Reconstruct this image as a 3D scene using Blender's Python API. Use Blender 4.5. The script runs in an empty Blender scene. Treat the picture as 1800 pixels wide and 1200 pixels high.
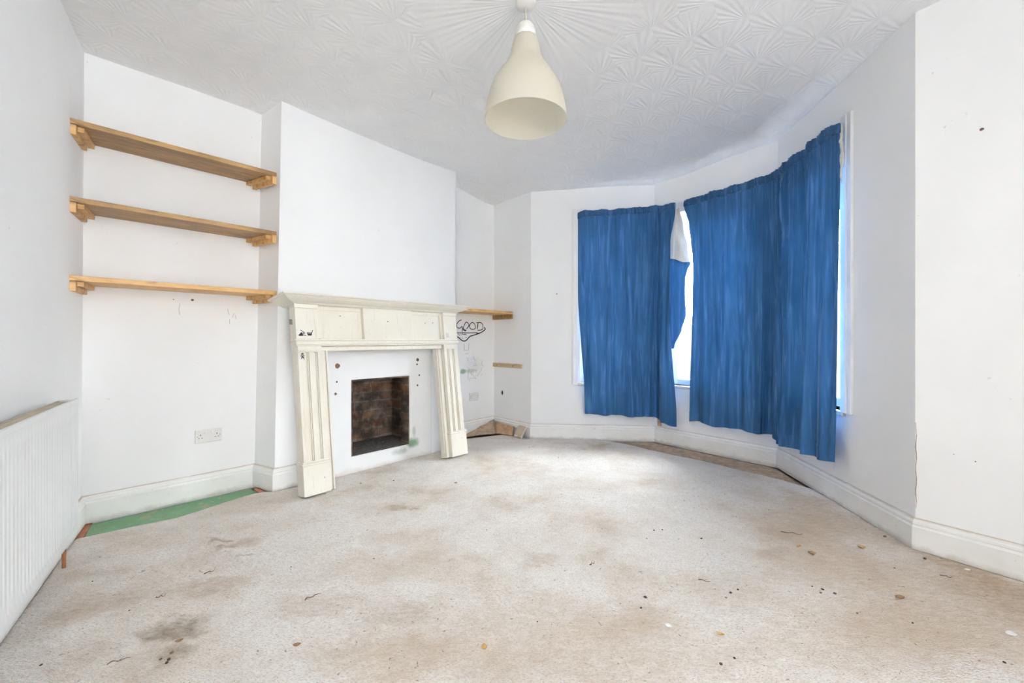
import bpy, bmesh, math, random
from mathutils import Vector, Matrix
import mathutils.geometry as mg
random.seed(11)
C = bpy.context.scene.collection
PI = math.pi

# ------------------------------------------------------------------ materials
class NT:
    def __init__(s, name):
        s.m = bpy.data.materials.new(name); s.m.use_nodes = True
        s.t = s.m.node_tree; s.t.nodes.clear(); s.L = s.t.links
        s.out = s.n('ShaderNodeOutputMaterial')
    def n(s, ty, ins=None, **kw):
        x = s.t.nodes.new(ty)
        for k, v in kw.items(): setattr(x, k, v)
        if ins:
            for k, v in ins.items():
                if hasattr(v, 'is_linked'): s.L.new(v, x.inputs[k])
                else: x.inputs[k].default_value = v
        return x
    def math(s, op, a, b=0.0, c=None, clamp=False):
        ins = {0: a, 1: b}
        if c is not None: ins[2] = c
        return s.n('ShaderNodeMath', ins, operation=op, use_clamp=clamp).outputs[0]
    def coord(s, scale=(1, 1, 1), which='Object'):
        tc = s.n('ShaderNodeTexCoord')
        return s.n('ShaderNodeMapping', {'Vector': tc.outputs[which], 'Scale': scale}).outputs[0]
    def noise(s, v, scale, detail=3.0, rough=0.55, dist=0.0):
        return s.n('ShaderNodeTexNoise', {'Vector': v, 'Scale': scale, 'Detail': detail, 'Roughness': rough, 'Distortion': dist}).outputs[0]
    def ramp(s, f, stops):
        r = s.n('ShaderNodeValToRGB', {'Fac': f}); e = r.color_ramp.elements
        while len(e) < len(stops): e.new(0.5)
        for x, (p, c) in zip(e, stops):
            x.position = p; x.color = tuple(c) + (1,) if len(c) == 3 else c
        return r.outputs[0]
    def mix(s, f, a, b, blend='MIX'):
        x = s.n('ShaderNodeMix', data_type='RGBA', blend_type=blend)
        for i, v in ((0, f), (6, a), (7, b)):
            if hasattr(v, 'is_linked'): s.L.new(v, x.inputs[i])
            else: x.inputs[i].default_value = (tuple(v) + (1,) if i and len(v) == 3 else v)
        return x.outputs[2]
    def range(s, v, a, b, c=0.0, d=1.0, smooth=False):
        return s.n('ShaderNodeMapRange', {0: v, 1: a, 2: b, 3: c, 4: d}, interpolation_type='SMOOTHSTEP' if smooth else 'LINEAR').outputs[0]
    def bump(s, h, strength=0.3, dist=0.01):
        return s.n('ShaderNodeBump', {'Height': h, 'Strength': strength, 'Distance': dist}).outputs[0]
    def bsdf(s, col, rough=0.6, bump=None, **kw):
        ins = {'Base Color': col if hasattr(col, 'is_linked') else tuple(col) + (1,), 'Roughness': rough}
        if bump is not None: ins['Normal'] = bump
        ins.update(kw)
        b = s.n('ShaderNodeBsdfPrincipled', ins)
        return b.outputs[0]
    def done(s, sh):
        s.L.new(sh, s.out.inputs[0]); return s.m

def plain(name, col, rough=0.6, metal=0.0, var=0.06, scale=14, spec=0.4):
    t = NT(name); v = t.coord()
    n = t.noise(v, scale, 4)
    lo = tuple(max(0, c * (1 - var)) for c in col); hi = tuple(min(1, c * (1 + var)) for c in col)
    return t.done(t.bsdf(t.ramp(n, [(0.3, lo), (0.7, hi)]), rough, **{'Metallic': metal, 'Specular IOR Level': spec}))

def mat_wall():
    t = NT('white wall paint'); v = t.coord()
    n = t.noise(v, 1.7, 4, 0.6)
    col = t.ramp(n, [(0.3, (0.895, 0.9, 0.905)), (0.62, (0.925, 0.93, 0.935))])
    sp = t.noise(v, 46, 2, 0.5)                                   # stray scuffs
    big = t.noise(v, 3.1, 2, 0.5)
    scuff = t.math('MULTIPLY', t.range(sp, 0.70, 0.76), t.range(big, 0.56, 0.66))
    col = t.mix(t.math('MULTIPLY', scuff, 0.35), col, (0.45, 0.42, 0.38))
    bm = t.bump(t.noise(v, 60, 5, 0.6), 0.07, 0.004)
    bm2 = t.n('ShaderNodeBump', {'Height': t.noise(v, 2.2, 3), 'Strength': 0.12, 'Distance': 0.03, 'Normal': bm}).outputs[0]
    return t.done(t.bsdf(col, 0.62, bm2, **{'Specular IOR Level': 0.25}))

def mat_wall_smeared():
    # the alcove wall: the same paint, with a green smear and grey pencil rubbing on it
    t = NT('white wall paint with green smear'); v = t.coord()
    n = t.noise(v, 1.7, 4, 0.6)
    col = t.ramp(n, [(0.3, (0.895, 0.9, 0.9)), (0.62, (0.925, 0.93, 0.93))])
    def blob(col, c, r, k, tint, sc=14):
        w = t.n('ShaderNodeVectorMath', {0: v, 1: c}, operation='SUBTRACT').outputs[0]
        w = t.n('ShaderNodeVectorMath', {0: w, 1: (1 / r[0], 1 / r[1], 1 / r[2])}, operation='MULTIPLY').outputs[0]
        d = t.n('ShaderNodeVectorMath', {0: w}, operation='LENGTH').outputs['Value']
        d = t.math('ADD', d, t.math('MULTIPLY', t.math('SUBTRACT', t.noise(v, sc, 4), 0.5), 1.2))
        return t.mix(t.math('MULTIPLY', t.range(d, 1.0, 0.3, smooth=True), k), col, tint)
    for c, r, k, tint, sc in SMEARS: col = blob(col, c, r, k, tint, sc)
    return t.done(t.bsdf(col, 0.62, t.bump(t.noise(v, 60, 5, 0.6), 0.07, 0.004), **{'Specular IOR Level': 0.25}))

def mat_ceiling():
    t = NT('white fan pattern plaster'); v = t.coord()
    wob = t.n('ShaderNodeTexNoise', {'Vector': v, 'Scale': 2.2, 'Detail': 2.0})
    wv = t.n('ShaderNodeVectorMath', {0: t.n('ShaderNodeVectorMath', {0: wob.outputs['Color'], 1: (0.5, 0.5, 0.5)}, operation='SUBTRACT').outputs[0], 'Scale': 0.10}, operation='SCALE').outputs[0]
    v2 = t.n('ShaderNodeVectorMath', {0: v, 1: wv}, operation='ADD').outputs[0]
    v2 = t.n('ShaderNodeMapping', {'Vector': v2, 'Rotation': (0, 0, 0.62)}).outputs[0]
    s = t.n('ShaderNodeSeparateXYZ', {0: v2}); X, Y = s.outputs[0], s.outputs[1]
    sx, sy = 0.27, 0.20
    ry = t.math('DIVIDE', Y, sy); row = t.math('FLOOR', ry); fy = t.math('FRACT', ry)
    odd = t.math('MULTIPLY', t.math('FLOORED_MODULO', row, 2.0), 0.5)
    fx = t.math('SUBTRACT', t.math('FRACT', t.math('ADD', t.math('DIVIDE', X, sx), odd)), 0.5)
    px = t.math('MULTIPLY', fx, sx); py = t.math('ADD', t.math('MULTIPLY', t.math('SUBTRACT', 1.0, fy), sy), 0.02)
    ang = t.math('ARCTAN2', px, py)
    rid = t.math('SINE', t.math('MULTIPLY', ang, 30.0))
    rad = t.math('SQRT', t.math('ADD', t.math('MULTIPLY', px, px), t.math('MULTIPLY', py, py)))
    h = t.math('MULTIPLY', rid, t.range(rad, 0.02, 0.2, 0.25, 0.6))
    h = t.math('ADD', h, t.math('MULTIPLY', rad, 12.0))
    # brushed star round the light
    q = t.n('ShaderNodeSeparateXYZ', {0: t.n('ShaderNodeVectorMath', {0: v, 1: (LAMP[0], LAMP[1], 0)}, operation='SUBTRACT').outputs[0]})
    a2 = t.math('ARCTAN2', q.outputs[0], q.outputs[1])
    r2 = t.math('SQRT', t.math('ADD', t.math('MULTIPLY', q.outputs[0], q.outputs[0]), t.math('MULTIPLY', q.outputs[1], q.outputs[1])))
    star = t.math('ADD', t.math('SINE', t.math('MULTIPLY', a2, 44.0)), t.math('SINE', t.math('MULTIPLY', a2, 71.0)))
    f = t.range(r2, 0.5, 0.62, 1.0, 0.0)
    h = t.math('ADD', t.math('MULTIPLY', h, t.math('SUBTRACT', 1.0, f)), t.math('MULTIPLY', star, t.math('MULTIPLY', f, 0.3)))
    h = t.math('ADD', h, t.math('MULTIPLY', t.noise(v, 30, 4), 0.5))
    n = t.noise(v, 2.0, 3)
    col = t.ramp(n, [(0.3, (0.91, 0.915, 0.92)), (0.65, (0.94, 0.945, 0.95))])
    return t.done(t.bsdf(col, 0.7, t.bump(h, 0.34, 0.005), **{'Specular IOR Level': 0.2}))

def mat_carpet():
    t = NT('stained beige carpet pile'); v = t.coord()
    wob = t.n('ShaderNodeTexNoise', {'Vector': v, 'Scale': 5.0, 'Detail': 4.0, 'Roughness': 0.65})
    wv = t.n('ShaderNodeVectorMath', {0: t.n('ShaderNodeVectorMath', {0: wob.outputs['Color'], 1: (0.5, 0.5, 0.5)}, operation='SUBTRACT').outputs[0], 'Scale': 0.34}, operation='SCALE').outputs[0]
    vw = t.n('ShaderNodeVectorMath', {0: v, 1: wv}, operation='ADD').outputs[0]
    st = t.n('ShaderNodeMapping', {'Vector': v, 'Rotation': (0, 0, 0.5), 'Scale': (1, 2.4, 1)}).outputs[0]
    pile = t.noise(st, 105, 3, 0.75)
    mid = t.noise(st, 22, 4, 0.65)
    big = t.noise(v, 1.6, 5, 0.65)
    col = t.ramp(big, [(0.30, (0.58, 0.485, 0.39)), (0.44, (0.78, 0.715, 0.65)), (0.56, (0.88, 0.84, 0.80))])
    col = t.mix(t.range(mid, 0.38, 0.62, 0.16, 0.0), col, (0.45, 0.37, 0.30))
    col = t.mix(t.range(pile, 0.36, 0.52, 0.5, 0.0), col, (0.36, 0.28, 0.21))
    col = t.mix(t.range(pile, 0.52, 0.66, 0.0, 0.35), col, (0.84, 0.81, 0.78))
    for (x, y, rx, ry, k, tint) in STAINS_CREASE_SHADE:
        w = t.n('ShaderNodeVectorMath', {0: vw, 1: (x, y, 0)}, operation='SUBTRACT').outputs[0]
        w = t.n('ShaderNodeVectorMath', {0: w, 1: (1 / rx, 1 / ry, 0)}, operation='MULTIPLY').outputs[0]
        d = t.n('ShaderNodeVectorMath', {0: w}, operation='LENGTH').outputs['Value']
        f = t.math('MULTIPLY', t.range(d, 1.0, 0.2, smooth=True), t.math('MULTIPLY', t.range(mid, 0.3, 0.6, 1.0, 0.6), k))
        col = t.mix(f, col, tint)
    # specks of grit trodden in
    for sc, th, rnd in ((26, 0.16, 0.66), (60, 0.2, 0.72)):
        vo = t.n('ShaderNodeTexVoronoi', {'Vector': vw, 'Scale': sc}, feature='F1')
        r = t.n('ShaderNodeSeparateColor', {0: vo.outputs['Color']}).outputs[0]
        f = t.math('MULTIPLY', t.range(vo.outputs['Distance'], th, th * 0.5), t.math('GREATER_THAN', r, rnd))
        col = t.mix(t.math('MULTIPLY', f, 0.7), col, (0.20, 0.14, 0.09))
    h = t.math('ADD', pile, t.math('MULTIPLY', mid, 0.8))
    return t.done(t.bsdf(col, 0.95, t.bump(h, 0.6, 0.010), **{'Specular IOR Level': 0.1}))

def mat_wood(name, a, b, c, rough=0.5):
    t = NT(name); tc = t.n('ShaderNodeTexCoord').outputs['Object']
    v = t.n('ShaderNodeMapping', {'Vector': tc, 'Scale': (1.1, 9, 9)}).outputs[0]
    g = t.noise(v, 3.2, 5, 0.6, 0.6)
    f = t.noise(t.n('ShaderNodeMapping', {'Vector': tc, 'Scale': (3, 60, 60)}).outputs[0], 4, 3)
    kn = t.noise(t.n('ShaderNodeMapping', {'Vector': tc, 'Scale': (2.2, 9, 9)}).outputs[0], 2.1, 3)
    col = t.ramp(g, [(0.28, a), (0.5, b), (0.72, c)])
    col = t.mix(t.range(f, 0.4, 0.62, 0.3, 0.0), col, a)
    col = t.mix(t.range(kn, 0.57, 0.68, 0.0, 0.8), col, (a[0] * 0.35, a[1] * 0.35, a[2] * 0.4))
    return t.done(t.bsdf(col, rough, t.bump(f, 0.15, 0.003)))

def mat_cream():
    t = NT('chipped cream gloss paint'); v = t.coord()
    n = t.noise(v, 3, 4)
    col = t.ramp(n, [(0.3, (0.74, 0.695, 0.595)), (0.66, (0.80, 0.77, 0.69))])
    chip = t.math('MULTIPLY', t.range(t.noise(v, 55, 4, 0.7), 0.66, 0.69), t.range(t.noise(v, 6, 2), 0.50, 0.58))
    col = t.mix(t.math('MULTIPLY', chip, 0.8), col, (0.30, 0.19, 0.11))
    gr = t.noise(t.coord((30, 30, 2.0)), 2, 4, 0.7)
    col = t.mix(t.range(gr, 0.58, 0.72, 0.0, 0.35), col, (0.50, 0.38, 0.24))
    return t.done(t.bsdf(col, 0.42, t.bump(n, 0.1, 0.004)))

def mat_trim():
    t = NT('white gloss skirting paint'); v = t.coord()
    n = t.noise(v, 4, 4, 0.65)
    col = t.ramp(n, [(0.3, (0.82, 0.815, 0.79)), (0.6, (0.89, 0.89, 0.875))])
    z = t.n('ShaderNodeSeparateXYZ', {0: v}).outputs[2]
    d = t.math('ADD', z, t.math('MULTIPLY', t.noise(v, 18, 4), 0.05))     # trodden-in dirt along the foot
    col = t.mix(t.range(d, 0.052, 0.02, 0.0, 0.55), col, (0.42, 0.36, 0.29))
    sc = t.noise(v, 40, 3)
    col = t.mix(t.range(sc, 0.70, 0.74, 0.0, 0.5), col, (0.40, 0.33, 0.25))
    top = t.math('SUBTRACT', t.math('ADD', z, t.math('MULTIPLY', t.noise(v, 9, 3), 0.010)), 0.0)
    col = t.mix(t.range(top, 0.1515, 0.1545, 0.0, 0.55), col, (0.36, 0.26, 0.15))   # dust on the ledge
    return t.done(t.bsdf(col, 0.38))

def mat_curtain(name, dark, light, tr):
    t = NT(name); v = t.coord()
    n = t.noise(v, 2.4, 3); f = t.noise(t.coord((1, 1, 0.5)), 240, 2, 0.7)
    col = t.ramp(n, [(0.3, dark), (0.7, light)])
    col = t.mix(t.range(f, 0.35, 0.65, 0.25, 0.0), col, tuple(c * 0.6 for c in dark))
    fold_streak = t.noise(t.coord((16, 16, 1.1)), 1.6, 4, 0.6, 0.5)               # crushed pile plus painted fold highlights and fold shade, streaked down the cloth
    col = t.mix(t.range(fold_streak, 0.52, 0.70, 0.0, 0.5), col, tuple(min(1, c * 1.7 + 0.05) for c in light))
    col = t.mix(t.range(fold_streak, 0.46, 0.30, 0.0, 0.45), col, tuple(c * 0.55 for c in dark))
    b = t.bump(f, 0.25, 0.002)
    p = t.bsdf(col, 0.75, b, **{'Sheen Weight': 0.5, 'Sheen Roughness': 0.3, 'Sheen Tint': (0.75, 0.86, 1.0, 1), 'Specular IOR Level': 0.3})
    trn = t.n('ShaderNodeBsdfTranslucent', {'Color': tuple(tr) + (1,)}).outputs[0]
    return t.done(t.n('ShaderNodeAddShader', {0: p, 1: trn}).outputs[0])

def mat_shade():
    t = NT('cream plastic shade'); v = t.coord()
    c1 = (0.83, 0.80, 0.72, 1)
    p = t.bsdf((0.87, 0.85, 0.79), 0.4, **{'Specular IOR Level': 0.4})
    tr = t.n('ShaderNodeBsdfTranslucent', {'Color': (0.90, 0.87, 0.78, 1)}).outputs[0]
    return t.done(t.n('ShaderNodeMixShader', {0: 0.6, 1: p, 2: tr}).outputs[0])

def mat_glass():
    t = NT('window glass')
    g = t.n('ShaderNodeBsdfGlossy', {'Roughness': 0.02}).outputs[0]
    tr = t.n('ShaderNodeBsdfTransparent', {'Color': (0.97, 0.98, 0.98, 1)}).outputs[0]
    return t.done(t.n('ShaderNodeMixShader', {0: 0.05, 1: tr, 2: g}).outputs[0])

def mat_brick():
    t = NT('sooty firebox brick'); v = t.coord()
    w = t.n('ShaderNodeVectorMath', {0: v, 1: t.n('ShaderNodeVectorMath', {0: t.n('ShaderNodeTexNoise', {'Vector': v, 'Scale': 12.0}).outputs['Color'], 'Scale': 0.03}, operation='SCALE').outputs[0]}, operation='ADD').outputs[0]
    s = t.n('ShaderNodeSeparateXYZ', {0: w})
    flat = t.n('ShaderNodeCombineXYZ', {0: t.math('ADD', s.outputs[0], s.outputs[1]), 1: s.outputs[2]}).outputs[0]
    b = t.n('ShaderNodeTexBrick', {'Vector': flat, 'Scale': 1.0, 'Mortar Size': 0.007, 'Brick Width': 0.215, 'Row Height': 0.082, 'Color1': (0.20, 0.10, 0.055, 1), 'Color2': (0.115, 0.085, 0.068, 1), 'Mortar': (0.17, 0.15, 0.13, 1)})
    soot = t.noise(v, 7, 5, 0.65)
    col = t.mix(t.range(soot, 0.40, 0.58, 0.82, 0.0), b.outputs[0], (0.022, 0.018, 0.016))
    col = t.mix(t.range(t.noise(v, 5, 4), 0.60, 0.74, 0.0, 0.45), col, (0.25, 0.215, 0.19))
    return t.done(t.bsdf(col, 0.9, t.bump(t.math('ADD', b.outputs['Fac'], soot), -0.5, 0.012), **{'Specular IOR Level': 0.1}))

def mat_greenboard():
    t = NT('worn green floor paint'); v = t.coord()
    n = t.noise(v, 9, 5, 0.7)
    col = t.ramp(t.noise(v, 3.5, 3), [(0.3, (0.115, 0.26, 0.13)), (0.7, (0.20, 0.37, 0.20))])
    col = t.mix(t.range(n, 0.55, 0.66, 0.0, 0.7), col, (0.42, 0.31, 0.20))
    col = t.mix(t.range(t.noise(v, 30, 3), 0.62, 0.70, 0.0, 0.6), col, (0.42, 0.45, 0.38))
    return t.done(t.bsdf(col, 0.6, t.bump(n, 0.2, 0.004)))

def mat_panel():
    t = NT('white painted plaster panel'); v = t.coord()
    col = t.ramp(t.noise(v, 3, 4), [(0.3, (0.80, 0.805, 0.81)), (0.65, (0.84, 0.845, 0.85))])
    for c, r, k in PANEL_SMEARS:
        w = t.n('ShaderNodeVectorMath', {0: v, 1: c}, operation='SUBTRACT').outputs[0]
        w = t.n('ShaderNodeVectorMath', {0: w, 1: (1 / r[0], 1 / r[1], 1 / r[2])}, operation='MULTIPLY').outputs[0]
        d = t.n('ShaderNodeVectorMath', {0: w}, operation='LENGTH').outputs['Value']
        d = t.math('ADD', d, t.math('MULTIPLY', t.math('SUBTRACT', t.noise(v, 16, 4), 0.5), 0.9))
        col = t.mix(t.math('MULTIPLY', t.range(d, 1.0, 0.3, smooth=True), k), col, (0.10, 0.22, 0.11))
    z = t.n('ShaderNodeSeparateXYZ', {0: v}).outputs[2]
    d = t.math('ADD', z, t.math('MULTIPLY', t.noise(v, 14, 4), 0.08))
    col = t.mix(t.range(d, 0.075, 0.03, 0.0, 0.5), col, (0.45, 0.34, 0.25))
    return t.done(t.bsdf(col, 0.6, t.bump(t.noise(v, 40, 4), 0.08, 0.004)))

# ------------------------------------------------------------------ mesh helpers
class MB:
    def __init__(s): s.v, s.f = [], []
    def add(s, vs, fs, M=None):
        b = len(s.v)
        s.v += [tuple(M @ Vector(p)) if M is not None else tuple(p) for p in vs]
        s.f += [tuple(b + i for i in f) for f in fs]; return s
    def box(s, x0, x1, y0, y1, z0, z1, M=None):
        vs = [(x, y, z) for z in (z0, z1) for y in (y0, y1) for x in (x0, x1)]
        return s.add(vs, [(0, 2, 3, 1), (4, 5, 7, 6), (0, 1, 5, 4), (2, 6, 7, 3), (0, 4, 6, 2), (1, 3, 7, 5)], M)
    def loft(s, rings, closed=True, caps=True, M=None):
        n = len(rings[0]); vs = [p for r in rings for p in r]; fs = []
        for i in range(len(rings) - 1):
            for j in range(n if closed else n - 1):
                k = (j + 1) % n
                fs.append((i * n + j, i * n + k, (i + 1) * n + k, (i + 1) * n + j))
        if caps and closed:
            fs.append(tuple(reversed(range(n)))); fs.append(tuple((len(rings) - 1) * n + j for j in range(n)))
        return s.add(vs, fs, M)
    def tube(s, pts, r, n=10, caps=True):
        pts = [Vector(p) for p in pts]; rings = []
        for i, p in enumerate(pts):
            d = (pts[min(i + 1, len(pts) - 1)] - pts[max(i - 1, 0)]).normalized()
            up = Vector((0, 0, 1)) if abs(d.z) < 0.9 else Vector((1, 0, 0))
            a = d.cross(up).normalized(); b = d.cross(a)
            rr = r[i] if isinstance(r, (list, tuple)) else r
            rings.append([p + (a * math.cos(2 * PI * k / n) + b * math.sin(2 * PI * k / n)) * rr for k in range(n)])
        return s.loft(rings, True, caps)
    def lathe(s, prof, n=48, c=(0, 0, 0), axis='z', closed=False):
        rings = []
        for r, h in prof:
            ring = []
            for k in range(n):
                a = 2 * PI * k / n
                x, y = r * math.cos(a), r * math.sin(a)
                p = (x, y, h) if axis == 'z' else (x, h, y)
                ring.append((p[0] + c[0], p[1] + c[1], p[2] + c[2]))
            rings.append(ring)
        return s.loft(rings, True, not closed)
    def grid(s, P):
        nr, nc = len(P), len(P[0]); vs = [p for r in P for p in r]
        return s.add(vs, [(i * nc + j, i * nc + j + 1, (i + 1) * nc + j + 1, (i + 1) * nc + j) for i in range(nr - 1) for j in range(nc - 1)])
    def build(s, name, mat, parent=None, smooth=False, bevel=0.0, seg=2, recalc=True):
        me = bpy.data.meshes.new(name); me.from_pydata(s.v, [], s.f); me.update()
        bm = bmesh.new(); bm.from_mesh(me)
        if recalc: bmesh.ops.recalc_face_normals(bm, faces=bm.faces[:])
        if bevel:
            ed = [e for e in bm.edges if len(e.link_faces) == 2 and e.calc_face_angle(0) > 0.6]
            bmesh.ops.bevel(bm, geom=ed, offset=bevel, segments=seg, profile=0.5, affect='EDGES', clamp_overlap=True)
        bm.to_mesh(me); bm.free()
        o = bpy.data.objects.new(name, me); C.objects.link(o)
        me.materials.append(mat)
        if smooth:
            for p in me.polygons: p.use_smooth = True
        if parent: o.parent = parent
        return o

def tag(o, label=None, cat=None, group=None, kind=None):
    if label: o['label'] = label
    if cat: o['category'] = cat
    if group: o['group'] = group
    if kind: o['kind'] = kind
    return o
def empty(name, loc, rz=0.0, label=None, cat=None, group=None, rot=None):
    o = bpy.data.objects.new(name, None); C.objects.link(o); o.empty_display_size = 0.1
    o.location = loc; o.rotation_euler = rot or (0, 0, rz)
    return tag(o, label, cat, group)
def copy_tree(o, parent=None):
    c = o.copy(); C.objects.link(c); c.parent = parent
    for ch in o.children: copy_tree(ch, c)
    return c

# ------------------------------------------------------------------ the plan of the room (metres)
V2 = lambda p: Vector((p[0], p[1]))
P1, P2, P3, P4 = V2((-2.414, 2.369)), V2((-1.83, 3.0)), V2((-1.625, 2.888)), V2((-0.543, 4.12))
R0 = V2((-0.7417, 4.2945)); P5, P6 = V2((-0.21, 4.9)), V2((0.2, 4.44))
P7, P8, P9 = V2((1.46, 4.324)), V2((2.171, 3.447)), V2((1.995, 2.091))
DL = V2((0.573, -0.8195)).normalized(); DR = V2((0.577, -0.8167)).normalized()
PL = P1 + DL * 10.6; P10 = P9 + DR * 7.85
TOP = {'P1': ((-2.406, 2.3775), 2.646), 'P2': ((-1.797, 3.0356), 2.640), 'P3': ((-1.5935, 2.9238), 2.683), 'P4': ((-0.543, 4.12), 2.660),
       'R0': ((-0.7417, 4.2945), 2.64), 'P5': ((-0.21, 4.9), 2.582), 'P6': ((0.2, 4.44), 2.584), 'P7': ((1.46, 4.324), 2.613),
       'P8': ((2.171, 3.447), 2.654), 'P9': ((1.995, 2.091), 2.648), 'PL': (tuple(PL), 2.655), 'P10': (tuple(P10), 2.65)}
BOT = dict(P1=P1, P2=P2, P3=P3, P4=P4, R0=R0, P5=P5, P6=P6, P7=P7, P8=P8, P9=P9, PL=PL, P10=P10)
LAMP = (0.066, 2.033)
inward = lambda d: V2((d.y, -d.x))
def frame(A, B):                # a frame on a wall: x along it, -y into the room
    d = (B - A).normalized(); return Matrix.Translation((A.x, A.y, 0)) @ Matrix.Rotation(math.atan2(d.y, d.x), 4, 'Z'), math.atan2(d.y, d.x)
_anch = [(V2(BOT[k]), TOP[k][1]) for k in BOT] + [(V2((0, 0)), 2.65), (V2((-1, 1)), 2.65), (V2((1.4, 1)), 2.65), (V2(LAMP), 2.65), (V2((0.4, 3.2)), 2.65), (V2((-0.9, 2.6)), 2.655)]
def ceil_z(x, y):
    q = V2((x, y)); a = b = 0.0
    for p, z in _anch:
        w = 1.0 / ((p - q).length + 0.03) ** 3; a += w * z; b += w
    return a / b

a_dir = (P4 - P3).normalized(); n_dir = inward(a_dir)
MA, RA = frame(P3, P4)          # chimney breast frame
def on(A, B, u, z, off=0.0):    # world point on a wall
    d = (B - A).normalized(); p = A + d * u + inward(d) * off; return Vector((p.x, p.y, z))

SMEARS = [(tuple(on(R0, P5, 0.33, 0.69)), (0.05, 0.05, 0.035), 0.75, (0.10, 0.24, 0.13), 22),
          (tuple(on(R0, P5, 0.45, 0.69)), (0.13, 0.13, 0.03), 0.4, (0.20, 0.32, 0.22), 26),
          (tuple(on(R0, P5, 0.48, 0.75)), (0.16, 0.16, 0.14), 0.16, (0.40, 0.40, 0.38), 30)]
PANEL_SMEARS = [(tuple(on(P3, P4, 1.10, 0.135, 0.05)), (0.085, 0.085, 0.06), 0.9), (tuple(on(P3, P4, 0.98, 0.085, 0.05)), (0.11, 0.11, 0.04), 0.45), (tuple(on(P3, P4, 1.11, 0.23, 0.05)), (0.03, 0.03, 0.08), 0.4)]
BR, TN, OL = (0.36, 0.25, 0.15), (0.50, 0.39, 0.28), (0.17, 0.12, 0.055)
STAINS_CREASE_SHADE = [(0.1, 1.42, 1.0, .28, .5, TN), (-0.6, 1.9, .5, .2, .35, TN), (0.9, 1.75, .5, .2, .35, TN), (-1.50, 2.15, .06, .06, .8, BR), (-1.40, 2.07, .07, .05, .7, BR), (-1.27, 1.98, .07, .04, .6, BR), (-1.58, 1.66, .3, .2, .3, BR), (1.63, 2.80, .16, .26, .5, TN), (-1.19, 1.50, .12, .10, .8, OL), (-1.12, 1.37, .10, .08, .7, OL), (-1.40, 1.36, .2, .12, .35, BR), (-1.796, 1.853, .25, .10, .4, BR), (-1.633, 1.618, .18, .13, .38, BR),  # small brown entries along the raised wrinkle paint its shadow; the rest are stains
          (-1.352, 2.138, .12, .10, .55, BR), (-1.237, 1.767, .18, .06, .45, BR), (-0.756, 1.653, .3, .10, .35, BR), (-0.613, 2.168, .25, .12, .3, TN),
          (1.533, 1.899, .6, .3, .75, TN), (1.65, 1.55, .7, .35, .8, TN), (2.0, 1.72, .35, .4, .7, BR), (1.547, 2.298, .4, .35, .7, TN), (1.85, 2.45, .3, .5, .8, TN), (2.05, 2.0, .18, .5, .8, BR), (1.2, 1.45, .5, .2, .5, TN),
          (0.418, 1.552, .3, .14, .4, TN), (0.178, 1.653, .2, .12, .35, TN), (-0.427, 1.584, .25, .1, .4, BR), (-0.476, 1.359, .35, .1, .5, TN), (-0.661, 2.585, .1, .05, .6, BR),
          (0.133, 1.972, .12, .07, .4, BR), (1.226, 2.025, .14, .1, .4, BR), (1.9, 2.75, .14, .3, .55, TN), (0.86, 1.359, .4, .12, .35, TN), (-2.0, 2.2, .2, .2, .35, TN), (-1.05, 3.3, .3, .1, .4, TN), (0.55, 4.2, .3, .06, .4, TN)]

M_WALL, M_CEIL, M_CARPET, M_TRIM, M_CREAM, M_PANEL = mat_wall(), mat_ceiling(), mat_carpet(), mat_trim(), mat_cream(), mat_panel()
M_ALC = mat_wall_smeared()
M_OAK = mat_wood('oiled oak', (0.36, 0.19, 0.07), (0.55, 0.33, 0.125), (0.66, 0.43, 0.185))
M_OAKD = mat_wood('dark knotty oak', (0.14, 0.08, 0.03), (0.33, 0.19, 0.07), (0.50, 0.305, 0.115))
M_PINE = mat_wood('bare pale batten', (0.36, 0.25, 0.13), (0.48, 0.35, 0.20), (0.55, 0.42, 0.26))
M_BOARD = mat_wood('old floorboards', (0.10, 0.065, 0.04), (0.16, 0.105, 0.065), (0.22, 0.15, 0.095), 0.8)
M_BLUE = mat_curtain('blue cotton velvet', (0.011, 0.060, 0.162), (0.021, 0.090, 0.225), (0.0002, 0.0017, 0.0052))
M_BLUEH = mat_curtain('blue cotton header', (0.011, 0.055, 0.145), (0.018, 0.072, 0.18), (0.0002, 0.0009, 0.0025))
M_LINING = mat_curtain('cream curtain lining', (0.60, 0.58, 0.52), (0.72, 0.70, 0.65), (0.003, 0.003, 0.0028))
M_RAD = plain('white radiator enamel', (0.80, 0.81, 0.80), 0.35, var=0.02)
M_GRILLE = plain('dusty grille metal', (0.50, 0.44, 0.34), 0.7, var=0.15)
M_DARK = plain('near black wall hole', (0.05, 0.05, 0.05), 0.8)  # near-black tone of the hole in the wall
M_COPPER = plain('dull copper', (0.45, 0.20, 0.11), 0.45, 0.7, 0.2)
M_PLASTIC = plain('white plastic', (0.80, 0.79, 0.77), 0.35, var=0.02)
M_UPVC = plain('white window frame', (0.84, 0.85, 0.86), 0.3, var=0.02)
M_GLASS, M_SHADE, M_BRICK, M_GREEN = mat_glass(), mat_shade(), mat_brick(), mat_greenboard()
M_INK = plain('black marker ink', (0.035, 0.028, 0.05), 0.6)
M_PENCIL = plain('grey pencil', (0.50, 0.50, 0.49), 0.8)
M_HOLE = plain('dark hole', (0.06, 0.045, 0.035), 0.9, var=0.3)
M_RAWL = plain('brown wall plug', (0.16, 0.08, 0.05), 0.7)
M_UNDER = plain('brown underlay', (0.37, 0.27, 0.19), 0.95, var=0.35, scale=24)
M_HEARTH = plain('grey ash hearth', (0.10, 0.095, 0.088), 0.95, var=0.5, scale=30)
M_RED = plain('red brown carpet gripper', (0.36, 0.15, 0.09), 0.7, var=0.3)
M_STONE = plain('buff plaster chunk', (0.52, 0.44, 0.33), 0.9, var=0.1)
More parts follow.
